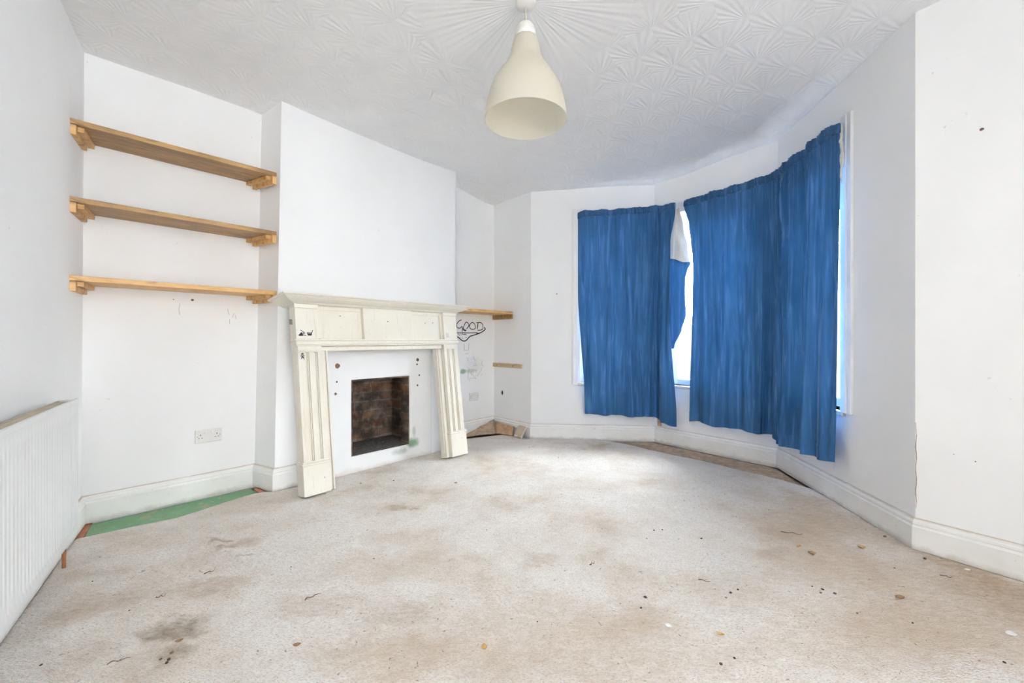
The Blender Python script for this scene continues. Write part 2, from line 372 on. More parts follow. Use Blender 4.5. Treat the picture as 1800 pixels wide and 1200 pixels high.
M_CHALK = plain('white plaster edge', (0.78, 0.75, 0.70), 0.9)
M_LEAFY = plain('yellow dry leaf', (0.52, 0.33, 0.11), 0.8, var=0.25, scale=60)
M_LEAFB = plain('brown dry leaf', (0.27, 0.16, 0.08), 0.8, var=0.3, scale=60)
M_CRUMB = plain('dark dirt', (0.07, 0.05, 0.04), 0.95, var=0.5, scale=120)
M_TWIG = plain('dry twig', (0.17, 0.11, 0.07), 0.9, var=0.3, scale=80)
M_PAPER = plain('white scrap paper', (0.86, 0.86, 0.85), 0.8)
M_CORD = plain('cream flex', (0.70, 0.62, 0.48), 0.5)
M_CRACK = plain('brown crack', (0.30, 0.20, 0.13), 0.9, var=0.4, scale=60)
M_STEEL = plain('dull screw metal', (0.25, 0.24, 0.22), 0.5, 0.6)
M_GROUND = plain('pale concrete paving', (0.70, 0.70, 0.68), 0.9)
M_RENDER = plain('pale garden wall render', (0.16, 0.16, 0.165), 0.9)

# ------------------------------------------------------------------ walls
def wall(name, ka, kb, mat, th=0.14, openings=(), z0=-0.03, over=0.10, ub=()):
    A, B = BOT[ka], BOT[kb]; (ta, za), (tb, zb) = TOP[ka], TOP[kb]; ta, tb = V2(ta), V2(tb)
    Lw = (B - A).length; dn = inward((B - A).normalized())
    def pt(u, z, off):
        f = u / Lw; kz = z
        a = A.lerp(ta, kz / za); b = B.lerp(tb, kz / zb); p = a.lerp(b, f) - dn * off
        return (p.x, p.y, z)
    us = sorted({0.0, Lw, *[o[0] for o in openings], *[o[1] for o in openings]}); zt = max(za, zb) + over
    zs = sorted({z0, zt, *[o[2] for o in openings], *[o[3] for o in openings]})
    solid = lambda i, j: 0 <= i < len(us) - 1 and 0 <= j < len(zs) - 1 and not any(o[0] <= (us[i] + us[i + 1]) / 2 <= o[1] and o[2] <= (zs[j] + zs[j + 1]) / 2 <= o[3] for o in openings)
    idx, vs, fs = {}, [], []
    def V(i, j, k):
        if (i, j, k) not in idx:
            idx[(i, j, k)] = len(vs); vs.append(pt(us[i], zs[j], th * k))
        return idx[(i, j, k)]
    for i in range(len(us) - 1):
        for j in range(len(zs) - 1):
            if not solid(i, j): continue
            fs.append((V(i, j, 0), V(i + 1, j, 0), V(i + 1, j + 1, 0), V(i, j + 1, 0)))
            fs.append((V(i, j, 1), V(i, j + 1, 1), V(i + 1, j + 1, 1), V(i + 1, j, 1)))
            for (di, dj, e) in ((-1, 0, ((i, j), (i, j + 1))), (1, 0, ((i + 1, j), (i + 1, j + 1))), (0, -1, ((i, j), (i + 1, j))), (0, 1, ((i, j + 1), (i + 1, j + 1)))):
                if not solid(i + di, j + dj):
                    (p, q) = e; fs.append((V(*p, 0), V(*q, 0), V(*q, 1), V(*p, 1)))
    o = MB().add(vs, fs).build(name, mat); o['kind'] = 'structure'; return o

FIRE = (0.53, 1.062, 0.128, 0.722)
W_LEFT = wall('wall_left', 'PL', 'P1', M_WALL)
W_AL = wall('wall_alcove_left', 'P1', 'P2', M_WALL)
wall('wall_chimney_left', 'P2', 'P3', M_WALL, th=0.05)
W_CH = wall('wall_chimney_front', 'P3', 'P4', M_WALL, th=0.05, openings=[FIRE])
wall('wall_chimney_right', 'P4', 'R0', M_WALL, th=0.05)
W_AR = wall('wall_alcove_right', 'R0', 'P5', M_ALC)
W_FL = wall('wall_front_left', 'P5', 'P6', M_WALL)
WIN = {'left': ('P6', 'P7', 0.5117, 1.135), 'front': ('P7', 'P8', 0.14, 1.0), 'right': ('P8', 'P9', 0.14, 0.8149)}
SILL, HEAD = 0.585, 2.26
for k, (ka, kb, u0, u1) in WIN.items():
    wall('wall_bay_' + k, ka, kb, M_WALL, th=0.24, openings=[(u0, u1, SILL, HEAD)])
W_FR = wall('wall_front_right', 'P9', 'P10', M_WALL, openings=[(5.1, 7.7, .4, 2.45)])     # unseen window opening, added and sized to let fill light in
# far end of the room, behind the photographer: a plain closed wall
wall('wall_rear', 'P10', 'PL', M_WALL)

# unseen stub of wall, added to keep bounce light off the right wall
q = P9 + DR * 1.75; d = inward(DR)
MB().loft([[(p_.x, p_.y, z) for p_ in (q - d * .02, q + d * 1.1, q + d * 1.1 + DR * .15, q - d * .02 + DR * .15)] for z in (-.03, 2.72)]).build('wall_bounce_block', M_WALL)['kind'] = 'structure'

# brick-lined fire opening inside the chimney breast
fb = MB(); u0, u1, z0, z1 = FIRE; dp = 0.36
M_ = MA; b0, b1, c1 = u0 + .012, u1 - .012, z1 - .012      # brick reveal set just inside the opening, wider chamber behind
fb.box(b0 - .3, b1 + .3, dp, dp + .1, z0 - .05, 1.0, M_)
fb.box(u0 + .001, b0, -.047, .056, z0 + .001, z1 - .001, M_); fb.box(b1, u1 - .001, -.047, .056, z0 + .001, z1 - .001, M_)
fb.box(b0, b1, -.047, .056, c1, z1 - .001, M_)
for x_ in (b0 - .14, b1 + .15): fb.box(x_ - .05, x_ + .05, .056, dp, z0 - .05, 1.0, M_)
fb.box(b0 - .15, b1 + .15, .056, dp, z1 + .08, z1 + .16, M_)
o = fb.build('wall_firebox', M_BRICK); o['kind'] = 'structure'
h = MB().box(u0 + .013, u1 - .013, -.046, .06, z0 + .001, z0 + .006, M_).box(u0 - .1, u1 + .1, .06, dp, z0 - .04, z0 + .006, M_)
for k in range(60):
    x, y, r = random.uniform(u0 + .04, u1 - .04), random.uniform(.08, dp - .02), random.uniform(.004, .014)
    h.add([(x + r * 1.3 * math.cos(a), y + r * math.sin(a), z0 + .005) for a in (0, 1.3, 2.5, 3.8, 5.1)] + [(x, y, z0 + .006 + r)], [(i, (i + 1) % 5, 5) for i in range(5)], M_)
h = h.build('hearth', M_HEARTH, o); h['label'] = 'grey ash floor of the fire opening'

# ------------------------------------------------------------------ floor, ceiling, carpet
def offset_poly(pts, offs):           # offs[i] = outward shift of edge i..i+1
    n = len(pts); out = []
    for i in range(n):
        a, b, c = V2(pts[i - 1]), V2(pts[i]), V2(pts[(i + 1) % n])
        d1, d2 = (b - a).normalized(), (c - b).normalized(); n1, n2 = -inward(d1), -inward(d2)
        o1, o2 = offs[i - 1], offs[i]
        q = mg.intersect_line_line_2d(b + n1 * o1 - d1 * 50, b + n1 * o1 + d1 * 50, b + n2 * o2 - d2 * 50, b + n2 * o2 + d2 * 50) if abs(d1.cross(d2)) > 1e-3 else None
        out.append(V2(q) if q else b + n2 * o2)
    return out
def poly_bm(pts, step, zf):
    bm = bmesh.new(); vs = [bm.verts.new((p[0], p[1], 0)) for p in pts]
    f = bm.faces.new(vs); bmesh.ops.triangulate(bm, faces=[f])
    xs = [p[0] for p in pts]; ys = [p[1] for p in pts]
    for ax, lo, hi in ((0, min(xs), max(xs)), (1, min(ys), max(ys))):
        k = int((hi - lo) / step)
        for i in range(1, k):
            c = [0, 0, 0]; c[ax] = lo + (hi - lo) * i / k; nrm = [0, 0, 0]; nrm[ax] = 1
            bmesh.ops.bisect_plane(bm, geom=bm.verts[:] + bm.edges[:] + bm.faces[:], plane_co=c, plane_no=nrm)
    for v in bm.verts: v.co.z = zf(v.co.x, v.co.y)
    bmesh.ops.recalc_face_normals(bm, faces=bm.faces[:])
    if sum(f.normal.z for f in bm.faces) < 0: bmesh.ops.reverse_faces(bm, faces=bm.faces[:])
    return bm
def thicken(bm, dz):
    g = bmesh.ops.extrude_face_region(bm, geom=bm.faces[:])
    for v in [x for x in g['geom'] if isinstance(x, bmesh.types.BMVert)]: v.co.z += dz
    bmesh.ops.recalc_face_normals(bm, faces=bm.faces[:])
def from_bm(name, bm, mat, parent=None, smooth=False):
    me = bpy.data.meshes.new(name); bm.to_mesh(me); bm.free(); me.materials.append(mat)
    if smooth:
        for p in me.polygons: p.use_smooth = True
    o = bpy.data.objects.new(name, me); C.objects.link(o); o.parent = parent; return o
ring = [PL, P1, P2, P3, P4, R0, P5, P6, P7, P8, P9, P10]
outer = offset_poly(ring, [.10, .10, .03, .03, .03, .10, .10, .2, .2, .2, .10, .1])
ring_top = [V2(TOP[k][0]) for k in ('PL', 'P1', 'P2', 'P3', 'P4', 'R0', 'P5', 'P6', 'P7', 'P8', 'P9', 'P10')]
bm = poly_bm(offset_poly(ring_top, [.10, .10, .03, .03, .03, .10, .10, .2, .2, .2, .10, .1]), 0.25, ceil_z); thicken(bm, 0.08)
from_bm('ceiling', bm, M_CEIL)['kind'] = 'structure'
bm = poly_bm(outer, 5, lambda x, y: -0.018); thicken(bm, -0.1)
floor = from_bm('floor', bm, M_BOARD); floor['kind'] = 'structure'
gp = [(-2.262, 2.170), (-2.402, 2.372), (-1.83, 2.985), (-1.65, 2.872), (-1.70, 2.80), (-1.80, 2.64), (-1.92, 2.40)]
bm = poly_bm([V2(p) for p in [(-2.235, 2.205), (-2.372, 2.385), (-1.835, 2.955), (-1.705, 2.86), (-1.70, 2.80), (-1.80, 2.64), (-1.92, 2.40)]], 1, lambda x, y: -0.0180); thicken(bm, 0.008)
from_bm('floorboard', bm, M_GREEN, floor)['label'] = 'worn green painted floorboard'
def strip(p, q, w, z0, z1):
    p, q = V2(p), V2(q); d = inward((q - p).normalized()) * w
    return MB().loft([[(a.x, a.y, z0), ((a + d).x, (a + d).y, z0), ((a + d).x, (a + d).y, z1), (a.x, a.y, z1)] for a in (p, q)])
for p, q in (((-2.262, 2.185), (-2.40, 2.375)), ((-1.69, 2.845), (-1.80, 2.945))):
    strip(p, q, 0.03, -0.016, -0.006).build('carpet_gripper', M_RED, floor)['label'] = 'red brown carpet gripper'

def in_off(k, u, off, A, B):
    p = on(A, B, u, 0, off); return V2((p.x, p.y))
CARPET = [in_off(0, .05, .0225, PL, P1), in_off(0, 10.33, .0225, PL, P1), V2((-2.245, 2.185)), V2((-2.10, 2.32)), V2((-1.942, 2.445)), V2((-1.875, 2.57)), V2((-1.826, 2.676)), V2((-1.78, 2.76)), V2((-1.726, 2.824)), V2((-1.675, 2.855)),
          in_off(0, .0, .03, P3, P4), in_off(0, 0.3, .052, P3, P4), in_off(0, 1.31, .052, P3, P4), in_off(0, 1.64, .04, P3, P4), V2((-0.60, 4.33)), V2((-0.38, 4.44)), V2((-0.10, 4.58)), V2((0.05, 4.50)), V2((0.19, 4.405)),
          in_off(0, .35, .024, P6, P7), in_off(0, .68, .025, P6, P7), V2((0.995, 4.27)), V2((1.18, 4.10)), V2((1.33, 3.90)), V2((1.5, 3.715)), V2((1.63, 3.58)), V2((1.743, 3.416)), V2((1.904, 3.216)), V2((1.985, 3.086)),
          in_off(0, .55, .024, P8, P9), in_off(0, 1.35, .024, P8, P9), in_off(0, 0.02, .024, P9, P10), in_off(0, 1.73, .024, P9, P10), in_off(0, 1.73, 1.12, P9, P10), in_off(0, 1.92, 1.12, P9, P10), in_off(0, 1.92, .024, P9, P10), in_off(0, 7.8, .024, P9, P10)]
CREASES = [([(-1.569, 2.199), (-1.453, 2.097), (-1.325, 2.009), (-1.166, 1.947)], .017, .017), ([(-1.407, 1.728), (-1.325, 1.492), (-1.24, 1.23)], .014, .006), ([(-1.407, 1.728), (-1.27, 1.60), (-1.146, 1.463)], .014, .005),
           ([(-1.648, 1.521), (-1.53, 1.39), (-1.38, 1.25)], .014, .006), ([(-1.87, 1.95), (-1.70, 1.93)], .03, .012), ([(1.08, 2.10), (1.30, 2.05)], .02, .004), ([(0.32, 1.80), (0.62, 1.74)], .02, .004), ([(-0.3, 4.35), (0.2, 4.28)], .04, .014)]
from mathutils import noise as mn
def carpet_z(x, y):
    z = 0.004 * mn.noise((x * 1.7, y * 1.7, 3)) + 0.0015 * mn.noise((x * 5, y * 5, 1)) + 0.002
    q = V2((x, y))
    for pts, w, hh in CREASES:
        best = 9
        for p, r in zip(pts, pts[1:]):
            p, r = V2(p), V2(r); d = r - p; s = max(0, min(1, (q - p).dot(d) / d.length_squared)); best = min(best, (q - p - d * s).length)
        z += hh * math.exp(-(best / w) ** 2)
    return z
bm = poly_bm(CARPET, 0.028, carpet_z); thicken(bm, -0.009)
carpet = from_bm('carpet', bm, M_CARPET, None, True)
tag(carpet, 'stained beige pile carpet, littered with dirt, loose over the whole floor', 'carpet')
bm = poly_bm([V2((0.86, 4.352)), in_off(0, 1.22, .026, P6, P7), V2((1.435, 4.29)), in_off(0, 1.09, .026, P7, P8), in_off(0, .03, .03, P8, P9), in_off(0, .57, .026, P8, P9), V2((1.95, 3.07)), V2((1.87, 3.19)), V2((1.71, 3.39)), V2((1.47, 3.69)), V2((1.3, 3.88)), V2((1.15, 4.08)), V2((0.97, 4.25))],
             0.03, lambda x, y: -0.0150 + 0.0012 * mn.noise((x * 14, y * 14, 0))); thicken(bm, -0.002)
tag(from_bm('carpet_underlay', bm, M_UNDER, None, True), 'bare brown underlay strip along the skirting below the blue curtains', 'underlay')

# ------------------------------------------------------------------ skirting boards
PROF = [(0, .153), (.006, .153), (.010, .148), (.011, .140), (.016, .135), (.018, .126), (.016, .120), (.019, .114), (.022, .110), (.022, .002), (0, .002)]
def skirting(name, path, i, ends):
    """board i of a path of corners, mitred into its neighbours"""
    A, B = path[i], path[i + 1]; d = (B - A).normalized(); nn = inward(d)
    def miter(j, own):
        o = path[j]
        if j == 0 or j == len(path) - 1: return nn
        d1 = (path[j] - path[j - 1]).normalized(); d2 = (path[j + 1] - path[j]).normalized()
        m = (inward(d1) + inward(d2)).normalized(); return m / max(0.2, m.dot(nn))
    rings = []
    for j in (i, i + 1):
        m = miter(j, i); rings.append([((path[j] + m * o).x, (path[j] + m * o).y, z) for o, z in PROF])
    o = MB().loft(rings).build(name, M_TRIM); o['kind'] = 'structure'
skp = [PL, P1, P2, P3, P3 + a_dir * 0.16]
for i, nme in enumerate(['left', 'alcove_left', 'chimney_left', 'chimney_front']): skirting('baseboard_' + nme, skp, i, None)
skp = [R0, P5, P6, P7, P8, P9, P10]
for i, nme in enumerate(['alcove_right', 'front_left', 'bay_left', 'bay_front', 'bay_right', 'front_right']): skirting('baseboard_' + nme, skp, i, None)

# ------------------------------------------------------------------ bay windows
for wi, (k, (ka, kb, u0, u1)) in enumerate(WIN.items()):
    A, B = BOT[ka], BOT[kb]; MW, rz = frame(A, B)
    root = empty('window_%d' % (wi + 1), (A.x, A.y, 0), rz); root['kind'] = 'structure'
    y0, y1 = 0.10, 0.165; f = 0.055
    fr = MB().box(u0, u0 + f, y0, y1, SILL, HEAD).box(u1 - f, u1, y0, y1, SILL, HEAD).box(u0 + f, u1 - f, y0, y1, SILL, SILL + f).box(u0 + f, u1 - f, y0, y1, HEAD - .16, HEAD)
    fr.build('window_frame', M_UPVC, root, bevel=.004)
    zt = 1.955
    MB().box(u0 + f, u1 - f, y0 + .004, y1 - .004, zt - .03, zt + .035).build('transom', M_UPVC, root, bevel=.004)
    um = (u0 + u1) / 2
    MB().box(um - .03, um + .03, y0 + .006, y1 - .006, SILL + f, zt - .03).build('mullion', M_UPVC, root, bevel=.004)
    for x0, x1, za, zb in ((u0 + f, um - .03, SILL + f, zt - .03), (um + .03, u1 - f, SILL + f, zt - .03), (u0 + f, u1 - f, zt + .035, HEAD - .16)):
        MB().box(x0, x1, y0 + .028, y0 + .034, za, zb).build('glass_pane', M_GLASS, root)
    MB().box(u0 - .03, u1 + .03, -.022, y0, SILL - .028, SILL).build('window_sill', M_TRIM, root, bevel=.005)
# architrave boards at the two outer jambs and across the heads
def board(n, A, B, ua, ub, za, zb, t=0.018):
    MW, rz = frame(A, B)
    m = MB().box(ua, ub, -t, 0.0, za, zb, MW)
    w = (ub - ua) if (ub - ua) < 0.3 else 0
    if w: m.box(ua + w * .12, ub - w * .35, -t - .008, -t + .001, za + .004, zb - .004, MW)
    o = m.build('trim_%d' % n, M_TRIM if False else M_UPVC, None, bevel=.003); o['kind'] = 'structure'
board(1, P6, P7, .425, .5117, .565, 2.375); board(2, P8, P9, .8149, .915, .578, 2.41)
board(3, P6, P7, .5117, 1.25, 2.265, 2.36); board(4, P7, P8, .02, 1.11, 2.265, 2.36); board(5, P8, P9, .02, .8149, 2.265, 2.385)

# outside: paving and a low garden wall across the street side
MB().add([(-6, 4.9, -.35), (1.6, 4.9, -.35), (2.6, 3.5, -.35), (2.3, 1.9, -.35), (6, -3, -.35), (14, -3, -.35), (14, 14, -.35), (-6, 14, -.35)], [tuple(range(8))]).build('floor_outside', M_GROUND)['kind'] = 'structure'
gd = V2((0.577, -0.8167)); gpt = V2((3.2, 6.6)); MG, grz = frame(gpt - gd * 4, gpt + gd * 4)
gw = empty('garden_wall', ((gpt - gd * 4).x, (gpt - gd * 4).y, -.35), grz, 'low grey garden wall seen outside through the gap between the curtains', 'wall')
MB().box(0, 8, 0, .2, 0, 1.62).build('wall_body', M_RENDER, gw); MB().box(-.02, 8.02, -.04, .24, 1.62, 1.69).build('coping', M_GROUND, gw, bevel=.01)

# ------------------------------------------------------------------ curtains
def rounded(pts, r=0.06, n=6):
    out = [pts[0]]
    for a, b, c in zip(pts, pts[1:], pts[2:]):
        p, q = b + (a - b).normalized() * r, b + (c - b).normalized() * r
        for k in range(n + 1):
            t = k / n; out.append(p * (1 - t) ** 2 + b * 2 * t * (1 - t) + q * t * t)
    return out + [pts[-1]]
def sampler(pts):
    L = [0.0]
    for a, b in zip(pts, pts[1:]): L.append(L[-1] + (b - a).length)
    def f(s):
        s = max(-0.2, min(L[-1] + 0.2, s)); i = 0
        while i < len(L) - 2 and L[i + 1] < s: i += 1
        d = (pts[i + 1] - pts[i]).normalized(); p = pts[i] + d * (s - L[i]); 
        # smooth normal
        return p, inward(d)
    return f, L[-1]
def lerp_pts(tab, x):
    if x <= tab[0][0]: return tab[0][1]
    for (a, b), (c, d) in zip(tab, tab[1:]):
        if x <= c: 
            k = (x - a) / (c - a); k = k * k * (3 - 2 * k); return b + (d - b) * k
    return tab[-1][1]
def curtain(label, pts, top, hem, le, re, seed, eL, eR, header_h=0.065):
    """pts: line of the wire; top/hem: heights along it (0..1); le/re: how far each side edge is drawn in on the way down"""
    f, L = sampler(rounded(pts)); rng = random.Random(seed)
    waves = [(rng.uniform(.09, .13), rng.uniform(0, 6.28), .5), (rng.uniform(.16, .22), rng.uniform(0, 6.28), .8), (rng.uniform(.3, .42), rng.uniform(0, 6.28), 1.0)]
    fine = [(rng.uniform(.022, .034), rng.uniform(0, 6.28)), (rng.uniform(.04, .055), rng.uniform(0, 6.28))]
    pleats = [(rng.uniform(0, L), rng.uniform(-.10, .10), rng.uniform(.007, .018), rng.choice((1, 1, -1)) * rng.uniform(.012, .032), rng.uniform(-.3, .6), rng.uniform(.6, 1.3)) for _ in range(int(L * 17))]
    def off(s, t):
        o = sum(a * (.008 + .014 * t) * math.sin(6.2832 * s / w + p + .5 * t * math.sin(p * 3)) for w, p, a in waves)
        o += sum(.0035 * max(0, 1 - t * 2.6) * math.sin(6.2832 * s / w + p) for w, p in fine)
        for c, sl, w, a, t0, t1 in pleats:
            if t0 < t < t1:
                e = math.sin(PI * min(1, (t - max(t0, 0)) / .15 + (0.35 if t0 <= 0 else 0)) / 2) * min(1, (t1 - t) / .12)
                o += a * e * math.exp(-((s - c - sl * (t - .2)) / (w * (1 + t))) ** 2)
        edge = math.exp(-(s / .06) ** 2) * eL + math.exp(-((L - s) / .06) ** 2) * eR
        return o + .02 * t * t - edge
    root = empty('curtain', (pts[0].x, pts[0].y, 0), 0, label, 'curtain', None)
    base = Vector((pts[0].x, pts[0].y, 0))
    nc = int(L / .0065)
    def point(u, t, extra=0.0, zz=None, o=None):
        s = u * L; s = s + (1 - u) * lerp_pts(le, t) - u * lerp_pts(re, t)
        p, n_ = f(s); d = off(s, t) if o is None else o(s)
        p = p + n_ * (d + extra); zt = lerp_pts(top, u) - header_h; zb = lerp_pts(hem, u) + .006 * math.sin(s * 22 + seed)
        z = zt + (zb - zt) * t if zz is None else zz(u, zt)
        return Vector((p.x, p.y, z)) - base
    rows = 110; th = 0.955
    MB().grid([[point(u / nc, t / rows) for u in range(nc + 1)] for t in range(rows + 1)]).build('curtain_panel', M_BLUE, root, True, recalc=False)
    MB().grid([[point(u / nc, th + (1 - th) * t / 5, .0018 + (.002 if t in (0,) else .0)) for u in range(nc + 1)] for t in range(6)]).build('hem', M_BLUE, root, True, recalc=False)
    # gathered heading over the wire: a closed tube of cloth with a frill on top
    def hp(u, k):
        a = [(0.0, 0.0), (.011, .010), (.013, .030), (.010, .046), (.004, .058), (.006, .067), (-.006, .066), (-.010, .050), (-.010, .020), (-.004, .002)][k]
        s = u * L; g = sum(math.sin(6.2832 * s / w + p + k * .35) for w, p in fine) * .0028 + .002 * math.sin(s * 61 + k)
        return point(u, 0, a[0] + g + .002, lambda uu, zt: zt + a[1] - .001 + .004 * math.sin(s * 37 + seed) * (1 if 3 <= k <= 7 else 0))
    MB().loft([[hp(u / nc, k) for k in range(10)] for u in range(nc + 1)]).build('header', M_BLUEH, root, True)
    return root, point, base, L, f
wl = lambda A, B, u, o=0.075: V2(tuple(on(A, B, u, 0, o))[:2])
c7 = V2(mg.intersect_line_line_2d(wl(P6, P7, 0), wl(P6, P7, 2), wl(P7, P8, -1), wl(P7, P8, 1)))
c8 = V2(mg.intersect_line_line_2d(wl(P7, P8, 0), wl(P7, P8, 2), wl(P8, P9, -1), wl(P8, P9, 1)))
cur1, pf1, base1, L1, f1 = curtain('blue curtain on the far bay window, edge folded back to cream lining', [wl(P6, P7, .475), c7, c7 + (c8 - c7).normalized() * .235],
    [(0, 2.345), (.35, 2.352), (.8, 2.372), (.9, 2.345), (1, 2.352)], [(0, .275), (.45, .262), (.7, .255), (.85, .225), (1, .19)], [(0, 0), (.3, .008), (1, .075)], [(0, 0), (.15, .03), (.5, .03), (1, -.02)], 5, .05, 0)
cur2, pf2, base2, L2, f2 = curtain('wide blue curtain across the front and near side of the bay', [c7 + (c8 - c7).normalized() * .335, c8, wl(P8, P9, .89)],
    [(0, 2.345), (.1, 2.352), (.45, 2.366), (.55, 2.362), (.8, 2.36), (.96, 2.365), (1, 2.35)], [(0, .275), (.25, .262), (.45, .262), (.6, .235), (.75, .255), (.9, .265), (1, .272)], [(0, 0), (.08, .045), (.3, .07), (1, .055)], [(0, .0), (.6, .015), (1, .035)], 23, 0, .012)
# folded-back edge of the first curtain: cream lining above, blue below
def edge_flap(name, mat, tab, z0, z1, back, n=26, m=10):
    P = []
    for i in range(n + 1):
        z = z0 + (z1 - z0) * i / n; w = lerp_pts(tab, z); row = []; k_ = i / n if name == 'lining' else 1 - i / n
        for j in range(m + 1):
            q = j / m; s = L1 - .075 + (w + .075) * q
            p, nn = f1(s); o = -.012 - back * q + .008 * math.sin(q * 9 + z * 11) * q
            p = p + nn * o; row.append(Vector((p.x, p.y, z + .06 * (1 - q) * k_ ** 3 + .008 * math.sin(q * 7))) - base1)
        P.append(row)
    MB().grid(P).build(name, mat, cur1, True, recalc=False)
edge_flap('lining', M_LINING, [(1.70, .128), (1.76, .124), (1.90, .100), (2.12, .06), (2.30, .02)], 2.30, 1.74, .035)
bpy.data.objects['lining']['label'] = 'cream lining of the turned edge'
edge_flap('turned_edge', M_BLUE, [(.95, -.03), (1.12, .045), (1.25, .085), (1.42, .080), (1.60, .086), (1.68, .105), (1.74, .135), (1.76, .135)], 1.76, .95, .03)
# frayed cream lining hanging at the top outer edge of the second curtain
fray = MB(); p0 = pf2(1, 0)
for k in range(7):
    x = p0 + Vector((random.uniform(-.004, .004), random.uniform(-.018, -.002), .05 - k * .012))
    ln = random.uniform(.08, .34) if k else .36
    fray.tube([x + Vector((.004 * math.sin(j * 1.7 + k), .006 * math.sin(j * 1.1 + k * 2), -ln * j / 8)) for j in range(9)], [.0035 if k else .006] * 8 + [.001], 6)
fray = fray.build('frayed_lining', M_LINING, cur2, True); fray['label'] = 'frayed cream lining threads'
q0 = pf2(1, 1)
MB().tube([q0 + Vector((.002 * math.sin(i * 2), .001 * i, -.006 * i)) for i in range(8)], .0012, 6).build('loose_thread', M_LINING, cur2, True)
# ------------------------------------------------------------------ oak shelves in the left alcove
MAL, RAL = frame(P1, P2); LA = (P2 - P1).length
SH_D = 0.266
SLABEL = ['topmost of the three long oak shelves in the left alcove', 'middle one of the three long oak shelves in the left alcove', 'lowest of the three long oak shelves, just above the mantel height']
def make_shelf(z, top_mat, wood):
    # local x runs along the alcove back wall, -y comes into the room
    s = empty('wall_shelf', (P1.x, P1.y, z), RAL, None, 'shelf', 'oak shelves in the left alcove')
    xl = lambda d: 0.006 + LWK * d; xr = lambda d: LA + RWK * d - 0.006     # side walls are not square to the back
    d1 = SH_D
    t = .027
    MB().loft([[(xl(.004), -.004, zz), (xr(.004), -.004, zz), (xr(d1), -d1, zz), (xl(d1), -d1, zz)] for zz in (-t, 0)]).build('board', wood, s, bevel=.002)
    for side, sx in (('l', 1), ('r', -1)):
        X = xl if sx > 0 else xr
        for nm, w0, w1, hh, da, db in (('batten', 0.0, .024, .052, .035, d1 - .004), ('cleat', .024, .050, .026, .010, d1 - .028)):
            MB().loft([[(X(d) + sx * w0, -d, -t - hh), (X(d) + sx * w1, -d, -t - hh), (X(d) + sx * w1, -d, -t - .0005), (X(d) + sx * w0, -d, -t - .0005)] for d in (da, db)]).build(nm, M_OAK, s, bevel=.0015)
    return s
# how the side walls run relative to the back wall (local x per metre of depth)
dl = MAL.to_3x3().inverted() @ Vector((DL.x, DL.y, 0)); LWK = dl.x / -dl.y
dr = MAL.to_3x3().inverted() @ Vector(((P3 - P2).x, (P3 - P2).y, 0)); RWK = dr.x / -dr.y
for z, lab, wood in zip((2.162, 1.763, 1.360), SLABEL, (M_OAKD, M_OAKD, M_OAK)):
    s = make_shelf(z, None, wood); s['label'] = lab

# right-hand alcove: one shelf, and a bare batten where another was
MFL, RFL = frame(P5, P6); MAR, RAR = frame(R0, P5); LR = (P5 - R0).length
s = empty('wall_shelf', (R0.x, R0.y, 1.338), RAR, 'short oak shelf in the right alcove beside the mantel end', 'shelf')
e = MAR.to_3x3().inverted() @ Vector(((P6 - P5).x, (P6 - P5).y, 0)); k = e.x / -e.y
MB().loft([[(.01, -.004, zz), (LR - .006, -.004, zz), (LR + k * .335 - .006, -.335, zz), (.16, -.335, zz), (.02, -.26, zz)] for zz in (-.026, 0)]).build('board', M_OAK, s, bevel=.002)
MB().loft([[(LR + k * d - .006, -d, -.078), (LR + k * d - .032, -d, -.078), (LR + k * d - .032, -d, -.0265), (LR + k * d - .006, -d, -.0265)] for d in (.01, .333)]).build('batten', M_OAKD, s, bevel=.0015)
b = empty('shelf_batten', (P5.x, P5.y, 0), RFL, 'bare pale wood batten screwed to the wall, no shelf on it', 'batten')
MB().box(.004, .485, -.02, 0, .722, .766).build('batten', M_PINE, b, bevel=.002)
for x in (.08, .345): MB().lathe([(.0, -.0215), (.007, -.0215), (.007, -.018)], 12, (x, 0, .744), 'y').build('screw', M_RAWL, b)

# ------------------------------------------------------------------ sockets
def socket(A, B, u, z, label, w=.15, hh=.088, skew=0.0):
    MW, rz = frame(A, B); p = on(A, B, u, z)
    s = empty('wall_socket', p, rz, label, 'socket')
    s.rotation_euler = (0, skew, rz)
    MB().box(-w / 2, w / 2, -.010, 0, -hh / 2, hh / 2).build('face_plate', M_PLASTIC, s, bevel=.004)
    for sx in (-1, 1):
        MB().box(sx * .018 - .006, sx * .018 + .006, -.0135, -.009, .012, .032).build('switch', M_PLASTIC, s, bevel=.002)
        m = MB(); cx = sx * .045
        m.box(cx - .0022, cx + .0022, -.0106, -.0095, .004, .013); m.box(cx - .012, cx - .005, -.0106, -.0095, -.014, -.010); m.box(cx + .005, cx + .012, -.0106, -.0095, -.014, -.010)
        m.build('pin_holes', M_HOLE, s)
        MB().lathe([(0, -.0112), (.0025, -.0108), (.003, -.0095)], 10, (sx * .062, 0, 0), 'y').build('screw', M_STEEL, s)
socket(P1, P2, .591, .397, 'white double socket low on the wall under the three long shelves', skew=-.0)
socket(R0, P5, .486, .406, 'white double socket in the right alcove below the drawn scribbles', .135, .092)

# ------------------------------------------------------------------ leaning fire surround
SU0, SD0, TILT, SL = 0.062, 0.347, math.radians(7.4), 1.41
p = P3 + a_dir * SU0 + n_dir * (SD0 - 0.1)
sur = empty('fireplace_surround', (p.x, p.y, 0.006), RA, 'chipped cream wooden fire surround leaning against the chimney breast', 'fire surround')
sur.rotation_euler = Matrix.Rotation(RA, 3, 'Z').to_euler() if False else (-TILT, 0, RA)   # leans back on its rear foot
